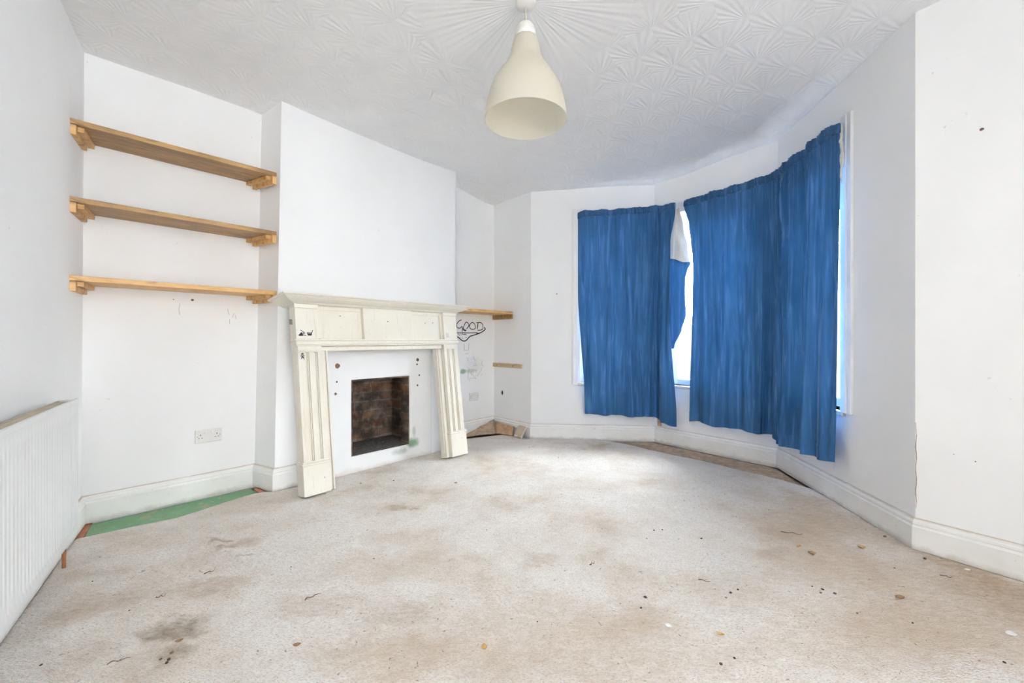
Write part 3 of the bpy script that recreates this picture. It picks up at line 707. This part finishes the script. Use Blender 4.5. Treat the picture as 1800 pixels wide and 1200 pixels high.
# local: x along, front at y=-0.1, back at y=0, z up the board
def pilaster(x0, flip):
    w = .172; X = (lambda a: x0 + a) if not flip else (lambda a: x0 + w - a)
    pm = MB()
    def bx(a, b, y0, y1, z0, z1): pm.box(min(X(a), X(b)), max(X(a), X(b)), y0, y1, z0, z1)
    bx(0.004, w - .004, -.072, 0, .0, 1.0)                                   # carcass
    for a, b in ((.006, .052), (.078, .110), (.136, .166)): bx(a, b, -.092, -.07, .215, .955)     # raised reeds beside two flutes
    bx(.006, .166, -.092, -.07, .935, .985)
    for a, b in ((.052, .060), (.070, .078), (.110, .118), (.128, .136)): bx(a, b, -.081, -.07, .215, .94)
    o = pm.build('pilaster', M_CREAM, sur, bevel=.0025)
    q = MB(); 
    def qx(a, b, y0, y1, z0, z1): q.box(min(X(a), X(b)), max(X(a), X(b)), y0, y1, z0, z1)
    qx(-.004, w + .003, -.100, 0, .0, .192); qx(-.010, w + .008, -.108, -.004, .192, .206); qx(-.004, w + .002, -.101, -.002, .206, .218)
    q.build('plinth', M_CREAM, sur, bevel=.004)
pilaster(0, False); pilaster(SL - .172, True)
for a, b in ((.172, .222), (SL - .222, SL - .172)):
    m = MB().box(a, b, -.055, 0, 0, .965); c = (a + b) / 2; s_ = 1 if a < .5 else -1
    m.box(c - .019 + s_ * -.004, c + .001 + s_ * -.004, -.066, -.054, 0, .965).box(c + s_ * .012 - .006, c + s_ * .012 + .006, -.072, -.054, 0, .965)
    m.build('inner_moulding', M_CREAM, sur, bevel=.003)
fz = MB().box(0.0, SL, -.058, 0, .945, 1.268)
fz.box(.172, SL - .172, -.070, -.05, .945, .975)
fz.box(.15, .172, -.078, -.05, 1.03, 1.26).box(SL - .172, SL - .15, -.070, -.05, 1.03, 1.26)
fz.build('frieze', M_CREAM, sur, bevel=.003)
for a, b in ((0.0, .150), (SL - .150, SL)):
    MB().box(a, b, -.094, -.05, 1.02, 1.236).box(a - .006, b + .004, -.102, -.045, 1.236, 1.266).build('corner_block', M_CREAM, sur, bevel=.003)
MB().box(.492, .930, -.094, -.05, 1.02, 1.264).build('centre_tablet', M_CREAM, sur, bevel=.003)
bd = MB()
for z0, z1, o in ((.978, .988, .098), (.988, 1.012, .104), (1.012, 1.024, .112)): bd.box(-.004 - (o - .1), SL + .004 + (o - .1), -o, -.03, z0, z1)
bd.build('band_moulding', M_CREAM, sur, bevel=.003)
for a, b in ((.158, .490), (.932, SL - .158)):                               # stile beads of the recessed panels
    m = MB().box(a, b, -.064, -.05, 1.235, 1.264)
    m.box(a, a + .02, -.064, -.05, 1.03, 1.245); m.build('panel_bead', M_CREAM, sur, bevel=.002)
# mantel shelf: profile returned round both ends
prof = [(.000, 1.278), (.012, 1.284), (.016, 1.292), (.030, 1.298), (.050, 1.306), (.066, 1.318), (.076, 1.326), (.080, 1.334), (.088, 1.338), (.090, 1.346), (.100, 1.349), (.104, 1.356), (.104, 1.366), (.096, 1.372), (.0, 1.374)]
rings = []
for o, z in prof:
    z = 1.262 + (z - 1.278) * .60
    yb = (z * math.tan(TILT)) * 0 + .075
    rings.append([(-o - .004, yb, z), (-o - .004, -.1 - o, z), (SL + o + .004, -.1 - o, z), (SL + o + .004, yb, z)])
MB().loft(rings).build('mantel_shelf', M_CREAM, sur, bevel=.0015)
# marks scribbled on it
def stroke(mb, pts, w, y):
    for (x0, z0), (x1, z1) in zip(pts, pts[1:]):
        d = Vector((x1 - x0, z1 - z0)); 
        if d.length < 1e-6: continue
        d.normalize(); n_ = Vector((-d.y, d.x)) * w * .5; e = d * w * .35
        q = [(x0 - e.x + n_.x, z0 - e.y + n_.y), (x1 + e.x + n_.x, z1 + e.y + n_.y), (x1 + e.x - n_.x, z1 + e.y - n_.y), (x0 - e.x - n_.x, z0 - e.y - n_.y)]
        mb.loft([[(a, yy, b) for a, b in q] for yy in (y, y + .0012)])
    return mb
m = MB(); yk = -.0952
stroke(m, [(.022, 1.052), (.040, 1.052), (.036, 1.066), (.022, 1.052)], .010, yk); stroke(m, [(.030, 1.086), (.046, 1.076), (.058, 1.066)], .004, yk); stroke(m, [(.044, 1.052), (.064, 1.050)], .004, yk); stroke(m, [(.050, 1.070), (.046, 1.060), (.056, 1.060)], .003, yk)
m.build('ink_mark', M_INK, sur)
m = MB(); stroke(m, [(.074, 1.068), (.080, 1.052), (.098, 1.052), (.102, 1.068)], .006, yk); stroke(m, [(.080, 1.058), (.098, 1.058)], .011, yk); stroke(m, [(.102, 1.064), (.110, 1.086)], .004, yk); stroke(m, [(.074, 1.070), (.100, 1.068)], .004, yk)
m.build('ink_mark', M_INK, sur)
m = MB(); yk = -.0932
stroke(m, [(.026, .925), (.042, .928)], .004, yk); stroke(m, [(.030, .918), (.034, .932), (.040, .920)], .004, yk); stroke(m, [(.024, .912), (.046, .912)], .006, yk); stroke(m, [(.034, .912), (.028, .892)], .004, yk); stroke(m, [(.036, .910), (.044, .890)], .004, yk); stroke(m, [(.028, .902), (.044, .902)], .005, yk)
m.build('ink_mark', M_INK, sur)
m = MB(); yk = -.0952
for i in range(4): stroke(m, [(SL - .135 + .004, 1.045 + i * .011), (SL - .135 + .034 - .004 * (i == 3), 1.046 + i * .011)], .006, yk)
m.build('ink_mark', M_PENCIL, sur)['label'] = 'faint grey stamp'
for x, z, y in ((.33, 1.20, -.0585), (.70, 1.165, -.0945), (1.09, 1.17, -.0585), (1.17, 1.175, -.0585)):
    MB().lathe([(0, y - .001), (.0045, y - .0008), (.005, y + .001)], 12, (x, 0, z), 'y').build('screw_hole', M_STEEL, sur)
# metal fixing plate on its left edge
MB().box(-.020, .0, -.045, -.043, 1.13, 1.165).build('fixing_plate', M_STEEL, sur, bevel=.0008)

# plaster panel framing the fire opening, fixed to the chimney breast
MB_ = MB(); pu0, pu1, pz = .30, 1.305, .985
for (a, b, z0, z1) in ((pu0, FIRE[0], -.012, pz), (FIRE[1], pu1, -.012, pz), (FIRE[0], FIRE[1], FIRE[3], pz), (FIRE[0], FIRE[1], -.012, FIRE[2])):
    MB_.box(a, b, -.05, -.002, z0, z1, MA)
pan = MB_.build('facing_board', M_PANEL); tag(pan, 'white plastered facing board round the brick fire opening, smeared green at the corner', 'facing board')
for u, z, r in ((1.147, .855, .014), (1.141, .815, .008), (1.165, .7187, .008), (1.147, .63, .009), (.42, .834, .020), (.416, .7145, .007), (.407, .626, .010)):
    q = on(P3, P4, u, z, .0515)
    m = MB(); n = 11
    m.loft([[tuple(MA @ Vector((u + (r if k_ else r * .6) * math.cos(6.28 * i / n) * (.85 + .3 * random.random()), -.0503 - .0006 * (1 - k_), z + r * math.sin(6.28 * i / n) * (.85 + .3 * random.random())))) for i in range(n)] for k_ in (1, 0)])
    m.build('screw_hole', M_RAWL if r > .007 else M_HOLE, pan)

# ------------------------------------------------------------------ radiator
MLW, RLW = frame(PL, P1); LW = (P1 - PL).length
rad = empty('radiator', (PL.x, PL.y, 0), RLW, 'white ribbed panel radiator on the wall left of the alcove', 'radiator')
xe = LW - .584; xs = xe - 1.55; yf, yb = -.100, -.034; rz0, rz1 = .142, .760
m = MB()
N = 47; pitch = (xe - xs - .05) / N; rings = []
def rib(x):                       # front face depth along the panel
    ph = ((x - xs - .025) / pitch) % 1.0
    return .0 if x < xs + .025 or x > xe - .025 else (.006 * max(0, min(1, (abs(ph - .5) - .13) / .10)) - .006)
prof_x = []
x = xs
for i in range(N * 10 + 1): prof_x.append(xs + (xe - xs) * i / (N * 10))
zs_ = [rz0, rz0 + .012, rz0 + .045, rz0 + .06, rz1 - .075, rz1 - .06, rz1 - .012, rz1]
P = []
for j, z in enumerate(zs_):
    kk = 1.0 if 3 <= j <= 4 else 0.0; edge = .004 if j in (0, 7) else 0
    P.append([(xx, yf + edge + (-rib(xx) * kk), z) for xx in prof_x])
m.grid(P)
m.box(xs, xe, yf + .0075, yf + .014, rz0, rz1 - .004)
m.build('front_panel', M_RAD, rad, True)
MB().box(xs + .01, xe - .012, yb - .014, yb, rz0 + .01, rz1 - .015).build('back_panel', M_RAD, rad, bevel=.003)
g = MB()
for i in range(78):
    a = xs + .012 + i * .0195; g.box(a, a + .0145, yf + .020, yb - .002, rz1 - .012, rz1 - .009)
g.box(xs + .004, xe - .004, yf + .010, yf + .021, rz1 - .013, rz1 - .008); g.box(xs + .004, xe - .004, yb - .006, yb + .002, rz1 - .013, rz1 - .007)
g.box(xs + .008, xe - .008, yf + .015, yb - .004, rz1 - .022, rz1 - .018)
g = g.build('top_grille', M_GRILLE, rad); g['label'] = 'dusty tan top grille'
MB().box(xs + .002, xe - .0, yf - .002, yf + .009, rz1 - .016, rz1 + .002).build('top_rail', M_RAD, rad, bevel=.002)
for a, b in ((xs, xs + .006), (xe - .006, xe)): MB().box(a, b, yf + .007, yb, rz0 + .02, rz1 - .004).build('side_panel', M_RAD, rad, bevel=.002)
MB().tube([(xe - .045, -.062, rz0 + .03), (xe - .045, -.062, .012)], .0075, 14).build('pipe', M_COPPER, rad, True)
MB().lathe([(.0, .05), (.013, .05), (.014, .07), (.011, .09), (.013, .11), (.0, .12)], 16, (xe - .045, -.062, rz0 - .105 + .02)).build('valve', M_STEEL, rad, True)
for xx in (xs + .3, xe - .3): MB().box(xx - .015, xx + .015, yb - .002, -.002, rz0 + .1, rz1 - .1).build('bracket', M_RAD, rad)

# ------------------------------------------------------------------ pendant light
zc = ceil_z(*LAMP)
pl = empty('pendant_light', (LAMP[0], LAMP[1], zc), 0, 'cream bell shaped pendant light hanging from the ceiling', 'pendant light')
MB().lathe([(0, .004), (.050, .004), (.050, -.006), (.044, -.014), (.030, -.022), (.010, -.026), (0, -.026)], 40).build('ceiling_rose', M_PLASTIC, pl, True)
Z = lambda y: 1.03 + (597 - y) / 743 * 2.033 - zc
sc = .002736
MB().tube([(0, 0, -.024), (.001, 0, -.06), (0, 0, Z(41))], .0028, 10).build('cord', M_CORD, pl, True)
MB().lathe([(.003, Z(40)), (6 * sc, Z(40.5)), (11 * sc, Z(43)), (15 * sc, Z(47)), (17.5 * sc, Z(53)), (18.5 * sc, Z(60)), (19.5 * sc, Z(69)), (18.5 * sc, Z(69.2)), (0.003, Z(66))], 48).build('lamp_cap', M_PLASTIC, pl, True)
so = [(19.8, 68.5), (22.5, 75), (24.5, 84), (26.8, 96), (30, 106), (36, 117), (44, 128), (52, 140), (58.5, 152), (64, 168), (68.5, 186), (71.2, 202), (72, 212)]
def smooth_prof(pts, n=5):
    out = []
    for i in range(len(pts) - 1):
        p0, p1, p2, p3 = pts[max(0, i - 1)], pts[i], pts[i + 1], pts[min(len(pts) - 1, i + 2)]
        for k_ in range(n):
            t = k_ / n
            out.append(tuple(.5 * ((2 * b) + (c - a) * t + (2 * a - 5 * b + 4 * c - d) * t * t + (-a + 3 * b - 3 * c + d) * t ** 3) for a, b, c, d in zip(p0, p1, p2, p3)))
    return out + [pts[-1]]
sp = smooth_prof(so)
pr = [(r * sc, Z(y)) for r, y in sp] + [((r - 1.0) * sc, Z(y - .2)) for r, y in reversed(sp)]
MB().lathe(pr + [pr[0]], 72, closed=True).build('lamp_shade', M_SHADE, pl, True)
MB().lathe([(0, Z(70)), (.018, Z(70)), (.020, Z(84)), (.014, Z(90)), (0, Z(90))], 24).build('bulb_holder', M_PLASTIC, pl, True)

# ------------------------------------------------------------------ drawing and marks on the walls (parts of their walls)
G = {'G': [(0.3018, 1.2425), (0.2682, 1.2287), (0.2382, 1.1976), (0.2349, 1.1724), (0.2548, 1.1553), (0.2849, 1.1559), (0.3099, 1.1717), (0.3167, 1.149), (0.3153, 1.121)],
 'O1': [(0.3099, 1.1717), (0.329, 1.139), (0.3564, 1.1267), (0.3667, 1.132), (0.3358, 1.1468), (0.3358, 1.1748), (0.3736, 1.2219), (0.4119, 1.1896), (0.3771, 1.1476)],
 'O2': [(0.3771, 1.1476), (0.419, 1.1872), (0.4543, 1.2193), (0.49, 1.2099), (0.5081, 1.179), (0.5045, 1.1527), (0.4543, 1.1439), (0.426, 1.1615), (0.419, 1.1872)],
 'D': [(0.5262, 1.2188), (0.5481, 1.2142), (0.5371, 1.148), (0.5481, 1.2142), (0.5849, 1.2233), (0.6185, 1.2056), (0.626, 1.1711), (0.6147, 1.1442), (0.5481, 1.135)],
 'line': [(0.2283, 1.1021), (0.3358, 1.106), (0.4049, 1.1043), (0.5189, 1.1083), (0.5775, 1.1021)],
 'mouth': [(0.2283, 1.0696), (0.2682, 1.0497), (0.3086, 1.0244), (0.3426, 1.0167), (0.3771, 1.0269), (0.426, 1.0657), (0.4757, 1.079), (0.5628, 1.1009), (0.6222, 1.1229), (0.6637, 1.1504), (0.6486, 1.1689)],
 'mouth2': [(0.5189, 1.1083), (0.5481, 1.0955), (0.5924, 1.1092), (0.6373, 1.1339)],
 'w1': [(0.2615, 1.095), (0.2648, 1.0824), (0.2782, 1.0825), (0.2849, 1.0952)], 'w2': [(0.3052, 1.0777), (0.3153, 1.0981), (0.3255, 1.0855)], 'w3': [(0.3358, 1.0958), (0.3358, 1.083), (0.3529, 1.0934), (0.3529, 1.0832)],
 'w4': [(0.3667, 1.0961), (0.3633, 1.0833), (0.384, 1.0824)], 'd1': [(0.2849, 1.0573), (0.2917, 1.0548)], 'd2': [(0.3119, 1.0498), (0.3235, 1.0448)], 'd3': [(0.3633, 1.0577), (0.3757, 1.0526)]}
def on_wall(mb, M): mb.v = [tuple(M @ Vector((p[0], p[1] - .0004, p[2]))) for p in mb.v]; return mb
m = MB()
for k_, pts in G.items():
    if len(pts) > 3: pts = smooth_prof(pts, 4) if k_ not in ('line',) else pts
    stroke(m, pts, .0115 if k_ in ('mouth',) else .0085 if k_ in ('G', 'O1', 'O2', 'D', 'line', 'mouth2') else .005, -.0016)
dr_ = on_wall(m, MAR).build('marker_drawing', M_INK, W_AR); dr_['label'] = 'black marker word GOOD over a grinning mouth'
m = MB(); stroke(m, [(.3426, .986), (.346, .915), (.405, .916), (.412, .99)], .004, -.0014); stroke(m, [(.356, .881), (.405, .8825)], .004, -.0014)
for i in range(16):
    x, z = random.uniform(.36, .60), random.uniform(.62, .86); stroke(m, [(x, z), (x + random.uniform(-.03, .05), z + random.uniform(-.05, .05))], .003, -.0014)
stroke(m, [(.40, .60), (.40, .70), (.52, .60), (.44, .61)], .003, -.0014)
on_wall(m, MAR).build('pencil_scribble', M_PENCIL, W_AR)['label'] = 'faint grey pencil scribbles'
def blot(Mx, parent, u, z, r, mat, name='wall_mark', squash=1.0):
    m = MB(); n = 10
    m.loft([[(u + r * q * math.cos(6.283 * i / n) * random.uniform(.75, 1.15), -.0004 - (1 - k_) * .0008, z + r * q * squash * math.sin(6.283 * i / n) * random.uniform(.75, 1.15)) for i in range(n)] for k_, q in ((1, 1), (0, .7))])
    return on_wall(m, Mx).build(name, mat, parent)
blot(MAL, W_AL, .504, 1.288, .008, M_RAWL, 'wall_hole'); blot(MAL, W_AL, .408, 1.285, .004, M_STEEL, 'wall_hole')
blot(MFL, W_FL, .151, .431, .016, M_DARK, 'wall_hole', 1.8)
MFR, RFR = frame(P9, P10)
blot(MFR, W_FR, .2217, 1.981, .007, M_RAWL, 'wall_hole'); blot(MFR, W_FR, .2024, .4754, .003, M_STEEL, 'wall_hole'); blot(MFR, W_FR, .1333, .4938, .002, M_STEEL, 'wall_hole')
bay = bpy.data.objects['wall_bay_left']; blot(frame(P6, P7)[0], bay, .27, 1.51, .007, M_STEEL, 'wall_hole')
m = MB(); 
for i in range(14):
    z = .20 + i * .030; stroke(m, [(.003 + .002 * math.sin(i * 1.7), z), (.003 + .002 * math.sin((i + 1) * 1.7), z + .030)], .0012 + .002 * abs(math.sin(i * .5)), -.001)
on_wall(m, MFR).build('corner_crack', M_CRACK, W_FR)['label'] = 'brown crack up the corner'
m = MB()
stroke(m, [(.44, 1.26), (.435, 1.22), (.44, 1.19)], .0022, -.001)
for x, z in ((.70, 1.24), (.738, 1.214), (.745, 1.20), (.71, 1.17)): stroke(m, [(x, z), (x + random.uniform(-.012, .012), z - random.uniform(.02, .05))], .002, -.001)
on_wall(m, MAL).build('wall_scratch', M_PENCIL, W_AL)

# ------------------------------------------------------------------ lifted carpet and rubble in the right alcove
def flap(pts4, n, bend, label, mat=M_UNDER):
    """a curled sheet: pts4 = two bottom, two top corners"""
    a, b, c, d = [Vector(p) for p in pts4]; P = []
    for i in range(n + 1):
        t = i / n; row = []
        for j in range(n + 1):
            s = j / n; lo, hi = a.lerp(b, s), d.lerp(c, s); q = lo.lerp(hi, t)
            q.z += bend * math.sin(PI * t) * -1 + .008 * mn.noise((s * 5, t * 4, len(label))); row.append(q)
        P.append(row)
    o = MB().grid(P).build('carpet_flap', mat, None, True, recalc=False)
    so_ = o.modifiers.new('thick', 'SOLIDIFY'); so_.thickness = .007; so_.offset = 0
    return tag(o, label, 'carpet flap')
qa, qb = on(R0, P5, .34, .015, .03), on(R0, P5, .775, .118, .032)
flap([(-.54, 4.42, .010), (-.17, 4.62, .010), tuple(qb), tuple(qa)], 12, .012, 'tan carpet backing curled up along the skirting of the right alcove')
q1, q2 = on(P5, P6, .07, .098, .035), on(P5, P6, .39, .088, .04)
flap([(-.165, 4.60, .010), (.01, 4.50, .010), tuple(q2), tuple(q1)], 12, .006, 'brown scrap of underlay propped against the skirting next to the curled carpet', plain('rust brown underlay', (0.36, 0.22, 0.13), 0.95, var=0.3, scale=20))
qc = on(P5, P6, .53, 0, .125)
chunk = empty('plaster_chunk', (qc.x, qc.y, .014), RFL, 'buff slab of broken plaster tilted against the skirting by the alcove corner', 'plaster')
Mx = Matrix.Rotation(math.radians(-38), 4, 'X')
MB().loft([[(-.05, 0, .0), (.062, -.004, .0), (.055, .0, .135), (-.062, .003, .138)], [(-.05, .022, .0), (.062, .02, .0), (.055, .022, .135), (-.062, .024, .138)]], M=Mx).build('slab', M_STONE, chunk, bevel=.004)
MB().box(-.048, .064, -.0015, .0, .001, .020, Mx).build('broken_edge', M_CHALK, chunk)['label'] = 'white broken edge'
# small stump of wood below the end of the first curtain
wp = on(P7, P8, .06, .20, .012)
tag(MB().box(-.018, .018, -.010, .010, -.04, .04).build('wood_scrap', M_PINE, None, bevel=.002), 'small bare wood scrap stuck to the wall under the far curtain hem', 'wood scrap')
bpy.data.objects['wood_scrap'].location = wp; bpy.data.objects['wood_scrap'].rotation_euler = (0, 0, frame(P7, P8)[1])

# ------------------------------------------------------------------ litter on the carpet
def at(o, x, y, rz, dz=0.0): o.location = (x, y, carpet_z(x, y) + dz); o.rotation_euler = (0, 0, rz); return o
def leaf_mesh(mat, L_=.032, w=.011, curl=.006):
    m = MB(); P = []
    for i in range(9):
        t = i / 8; ww = w * math.sin(PI * min(1, t * .96 + .02)) ** .8
        P.append([(L_ * (t - .5), ww * s, .002 + curl * (4 * (t - .5) ** 2) + .5 * abs(s) * ww) for s in (-1, -.5, 0, .5, 1)])
    m.grid(P); o = m.build('dry_leaf', mat, None, True)
    md = o.modifiers.new('thick', 'SOLIDIFY'); md.thickness = .0008; return o
LEAVES = [(-.093, 1.407, 1.7, M_LEAFY, .030, 'yellow brown curled leaf lying alone at the near middle of the carpet'), (1.422, 2.097, .2, M_LEAFY, .026, 'small yellow leaf scrap nearest the dark twig heap right of centre'),
          (1.44, 2.03, -.4, M_LEAFB, .036, 'pale brown leaf just in front of the small yellow leaf scrap'), (1.728, 2.088, -.6, M_LEAFY, .034, 'orange leaf close to the corner of the right skirting'),
          (1.542, 1.68, 0, M_LEAFB, .036, 'brown curled leaf on the tan worn patch at the right'), (.724, 1.466, -.7, M_LEAFY, .026, 'small orange leaf beside the white paper scrap at the front'),
          (-.403, 3.025, .2, M_LEAFB, .024, 'small brown leaf in front of the right foot of the fire surround'), (-1.133, 1.439, .6, M_LEAFB, .024, 'brown leaf bit in the dark stain at the front left'),
          (-.721, 1.417, .3, M_LEAFB, .026, 'brown leaf bit right of the dark front left stain')]
for x, y, r, mt, L_, lab in LEAVES:
    tag(at(leaf_mesh(mt, L_, L_ * .34), x, y, r), lab, 'leaf', 'dry leaves on the carpet')
def twig_mesh(L_):
    n = 6; pts = [(L_ * (i / n - .5), .006 * math.sin(i * 1.9 + L_ * 90), .003 + .002 * math.sin(i * 2.3)) for i in range(n + 1)]
    m = MB().tube(pts, [.0009 + .0012 * (1 - i / n) for i in range(n + 1)], 7)
    m.tube([pts[3], (pts[3][0] + L_ * .16, .012, .005)], [.001, .0005], 6)
    return m.build('twig', M_TWIG, None, True)
TW = [(.369, 1.942, .6, .035, 'short dark twig in the middle of the carpet'), (1.486, 2.244, -.35, .10, 'long dark twig on the worn carpet towards the right wall'), (.817, 1.796, -.6, .045, 'brown twig beside the group of dark crumbs right of centre'), (-1.258, 1.354, .5, .055, 'thin twig left of the dark stain at the front'),
      (-1.397, 1.682, .6, .03, 'small twig at the top of the carpet crease, front left'), (-.796, 1.689, .75, .06, 'thin twig on the carpet between the dark stain and the middle'), (-1.336, 1.867, .7, .04, 'small twig just in front of the raised carpet wrinkle'), (1.885, 1.835, -.6, .04, 'thin twig near the right skirting')]
for x, y, r, L_, lab in TW: tag(at(twig_mesh(L_), x, y, r), lab, 'twig', 'twigs on the carpet')
protos = []
for k_ in range(4):
    bm = bmesh.new(); bmesh.ops.create_icosphere(bm, subdivisions=2, radius=.0065)
    for v in bm.verts:
        v.co *= 1 + .5 * mn.noise(v.co * 190 + Vector((k_ * 7, 0, 0))); v.co.z *= .6
    protos.append(bm)
meshes = []
for k_, bm in enumerate(protos):
    me = bpy.data.meshes.new('dirt_crumb'); bm.to_mesh(me); bm.free(); me.materials.append(M_CRUMB if k_ < 3 else M_LEAFB); meshes.append(me)
    for p_ in me.polygons: p_.use_smooth = True
CR = [(.533, 1.686, 1.4), (.494, 1.618, 1), (-.861, 3.075, 1.2), (-1.08, 3.02, 1.3), (.165, 4.028, 1), (.202, 4.049, .8), (.404, 3.679, 1), (.545, 4.09, .9), (-.648, 1.983, .7), (.766, 2.278, 1.1), (.812, 2.284, 1), (.697, 2.187, .9), (1.945, 2.205, 1.6), (1.94, 1.985, 1.5),
      (1.278, 1.739, 1.3), (1.254, 1.716, 1.2), (1.307, 1.712, 1.3), (.885, 1.712, 1.2), (.926, 1.733, 1.1), (.85, 1.678, .9), (.716, 1.36, 1), (.66, 1.336, 1.2), (.98, 2.187, 1.3), (1.297, 1.588, 1), (1.565, 1.343, 1), (1.451, 1.531, .8), (-1.103, 1.359, 1.3), (-1.118, 1.389, 1.4),
      (-1.099, 1.345, 1.1), (-1.782, 1.796, .7), (-1.45, 1.601, .7), (-.997, 1.908, .9), (-1.481, 1.329, .9), (.093, 1.537, .7), (-.138, 2.284, .6), (-.272, 1.552, .7), (-1.13, 1.36, 1.0), (1.25, 1.76, .8), (1.72, 1.9, .8), (1.3, 2.45, .8), (1.55, 2.55, .7), (.6, 2.9, .7), (1.1, 2.7, .7)]
for i, (x, y, s_) in enumerate(CR):
    o = bpy.data.objects.new('dirt_crumb', meshes[i % 4]); C.objects.link(o); s_ *= .6; o.scale = (s_ * 1.2, s_, s_)
    at(o, x, y, i * 1.3, .003)
    tag(o, 'small dark crumb of dirt lying on the beige carpet', 'crumb', 'crumbs of dirt on the carpet')
for (x, y, lab, w) in ((.561, 1.515, 'crumpled white paper scrap on the carpet in front of the wide curtain', .011), (1.742, 1.476, 'flat white scrap at the near right of the carpet', .013), (2.035, 1.89, 'white pebble of plaster beside the right skirting', .009)):
    bm = bmesh.new(); bmesh.ops.create_icosphere(bm, subdivisions=2, radius=w)
    for v in bm.verts: v.co *= 1 + .7 * mn.noise(v.co * 120 + Vector((x, 0, 0))); v.co.z *= .3
    o = from_bm('plaster_scrap', bm, M_PAPER); at(o, x, y, x * 2, .003); tag(o, lab, 'scrap', None)

# ------------------------------------------------------------------ daylight
w = bpy.data.worlds.new('overcast sky'); bpy.context.scene.world = w; w.use_nodes = True
t = w.node_tree; t.nodes.clear()
N_ = lambda ty, **k_: (lambda n: [setattr(n, a, b) for a, b in k_.items()] and n or n)(t.nodes.new(ty))
tc = N_('ShaderNodeTexCoord'); dot = N_('ShaderNodeVectorMath', operation='DOT_PRODUCT'); dot.inputs[1].default_value = (.80, .56, .15)
t.links.new(tc.outputs['Generated'], dot.inputs[0])
mr = N_('ShaderNodeMapRange', interpolation_type='SMOOTHSTEP')
GROUND = 2.0
SKY_DIM, SKY_BRIGHT = 5.0, 145.0
for i, v in ((1, .6), (2, .95), (3, SKY_DIM), (4, SKY_BRIGHT)): mr.inputs[i].default_value = v
t.links.new(dot.outputs['Value'], mr.inputs[0])
sz = N_('ShaderNodeSeparateXYZ'); t.links.new(tc.outputs['Generated'], sz.inputs[0])
gr = N_('ShaderNodeMapRange', interpolation_type='SMOOTHSTEP')       # extra brightness added below the horizon to light the ceiling, dimmer overcast above
for i, v in ((1, -.12), (2, .05), (3, GROUND), (4, 1.0)): gr.inputs[i].default_value = v
t.links.new(sz.outputs[2], gr.inputs[0])
mm = N_('ShaderNodeMath', operation='MULTIPLY'); t.links.new(mr.outputs[0], mm.inputs[0]); t.links.new(gr.outputs[0], mm.inputs[1])
bg = N_('ShaderNodeBackground'); bg.inputs[0].default_value = (.90, .952, 1.0, 1); t.links.new(mm.outputs[0], bg.inputs[1])
ou = N_('ShaderNodeOutputWorld'); t.links.new(bg.outputs[0], ou.inputs[0])

# ------------------------------------------------------------------ camera
cd = bpy.data.cameras.new('camera'); cd.sensor_width = 36; cd.lens = 743 / 1800 * 36; cd.shift_y = -3 / 1800; cd.clip_start = .02
cam = bpy.data.objects.new('camera', cd); C.objects.link(cam); cam.location = (0, 0, 1.03); cam.rotation_euler = (PI / 2, 0, 0)
S = bpy.context.scene; S.camera = cam
S.view_settings.view_transform = 'Standard'; S.view_settings.look = 'None'; S.view_settings.gamma = 1; S.view_settings.exposure = 0.20
S.cycles.max_bounces = 12; S.cycles.diffuse_bounces = 9; S.cycles.transparent_max_bounces = 12
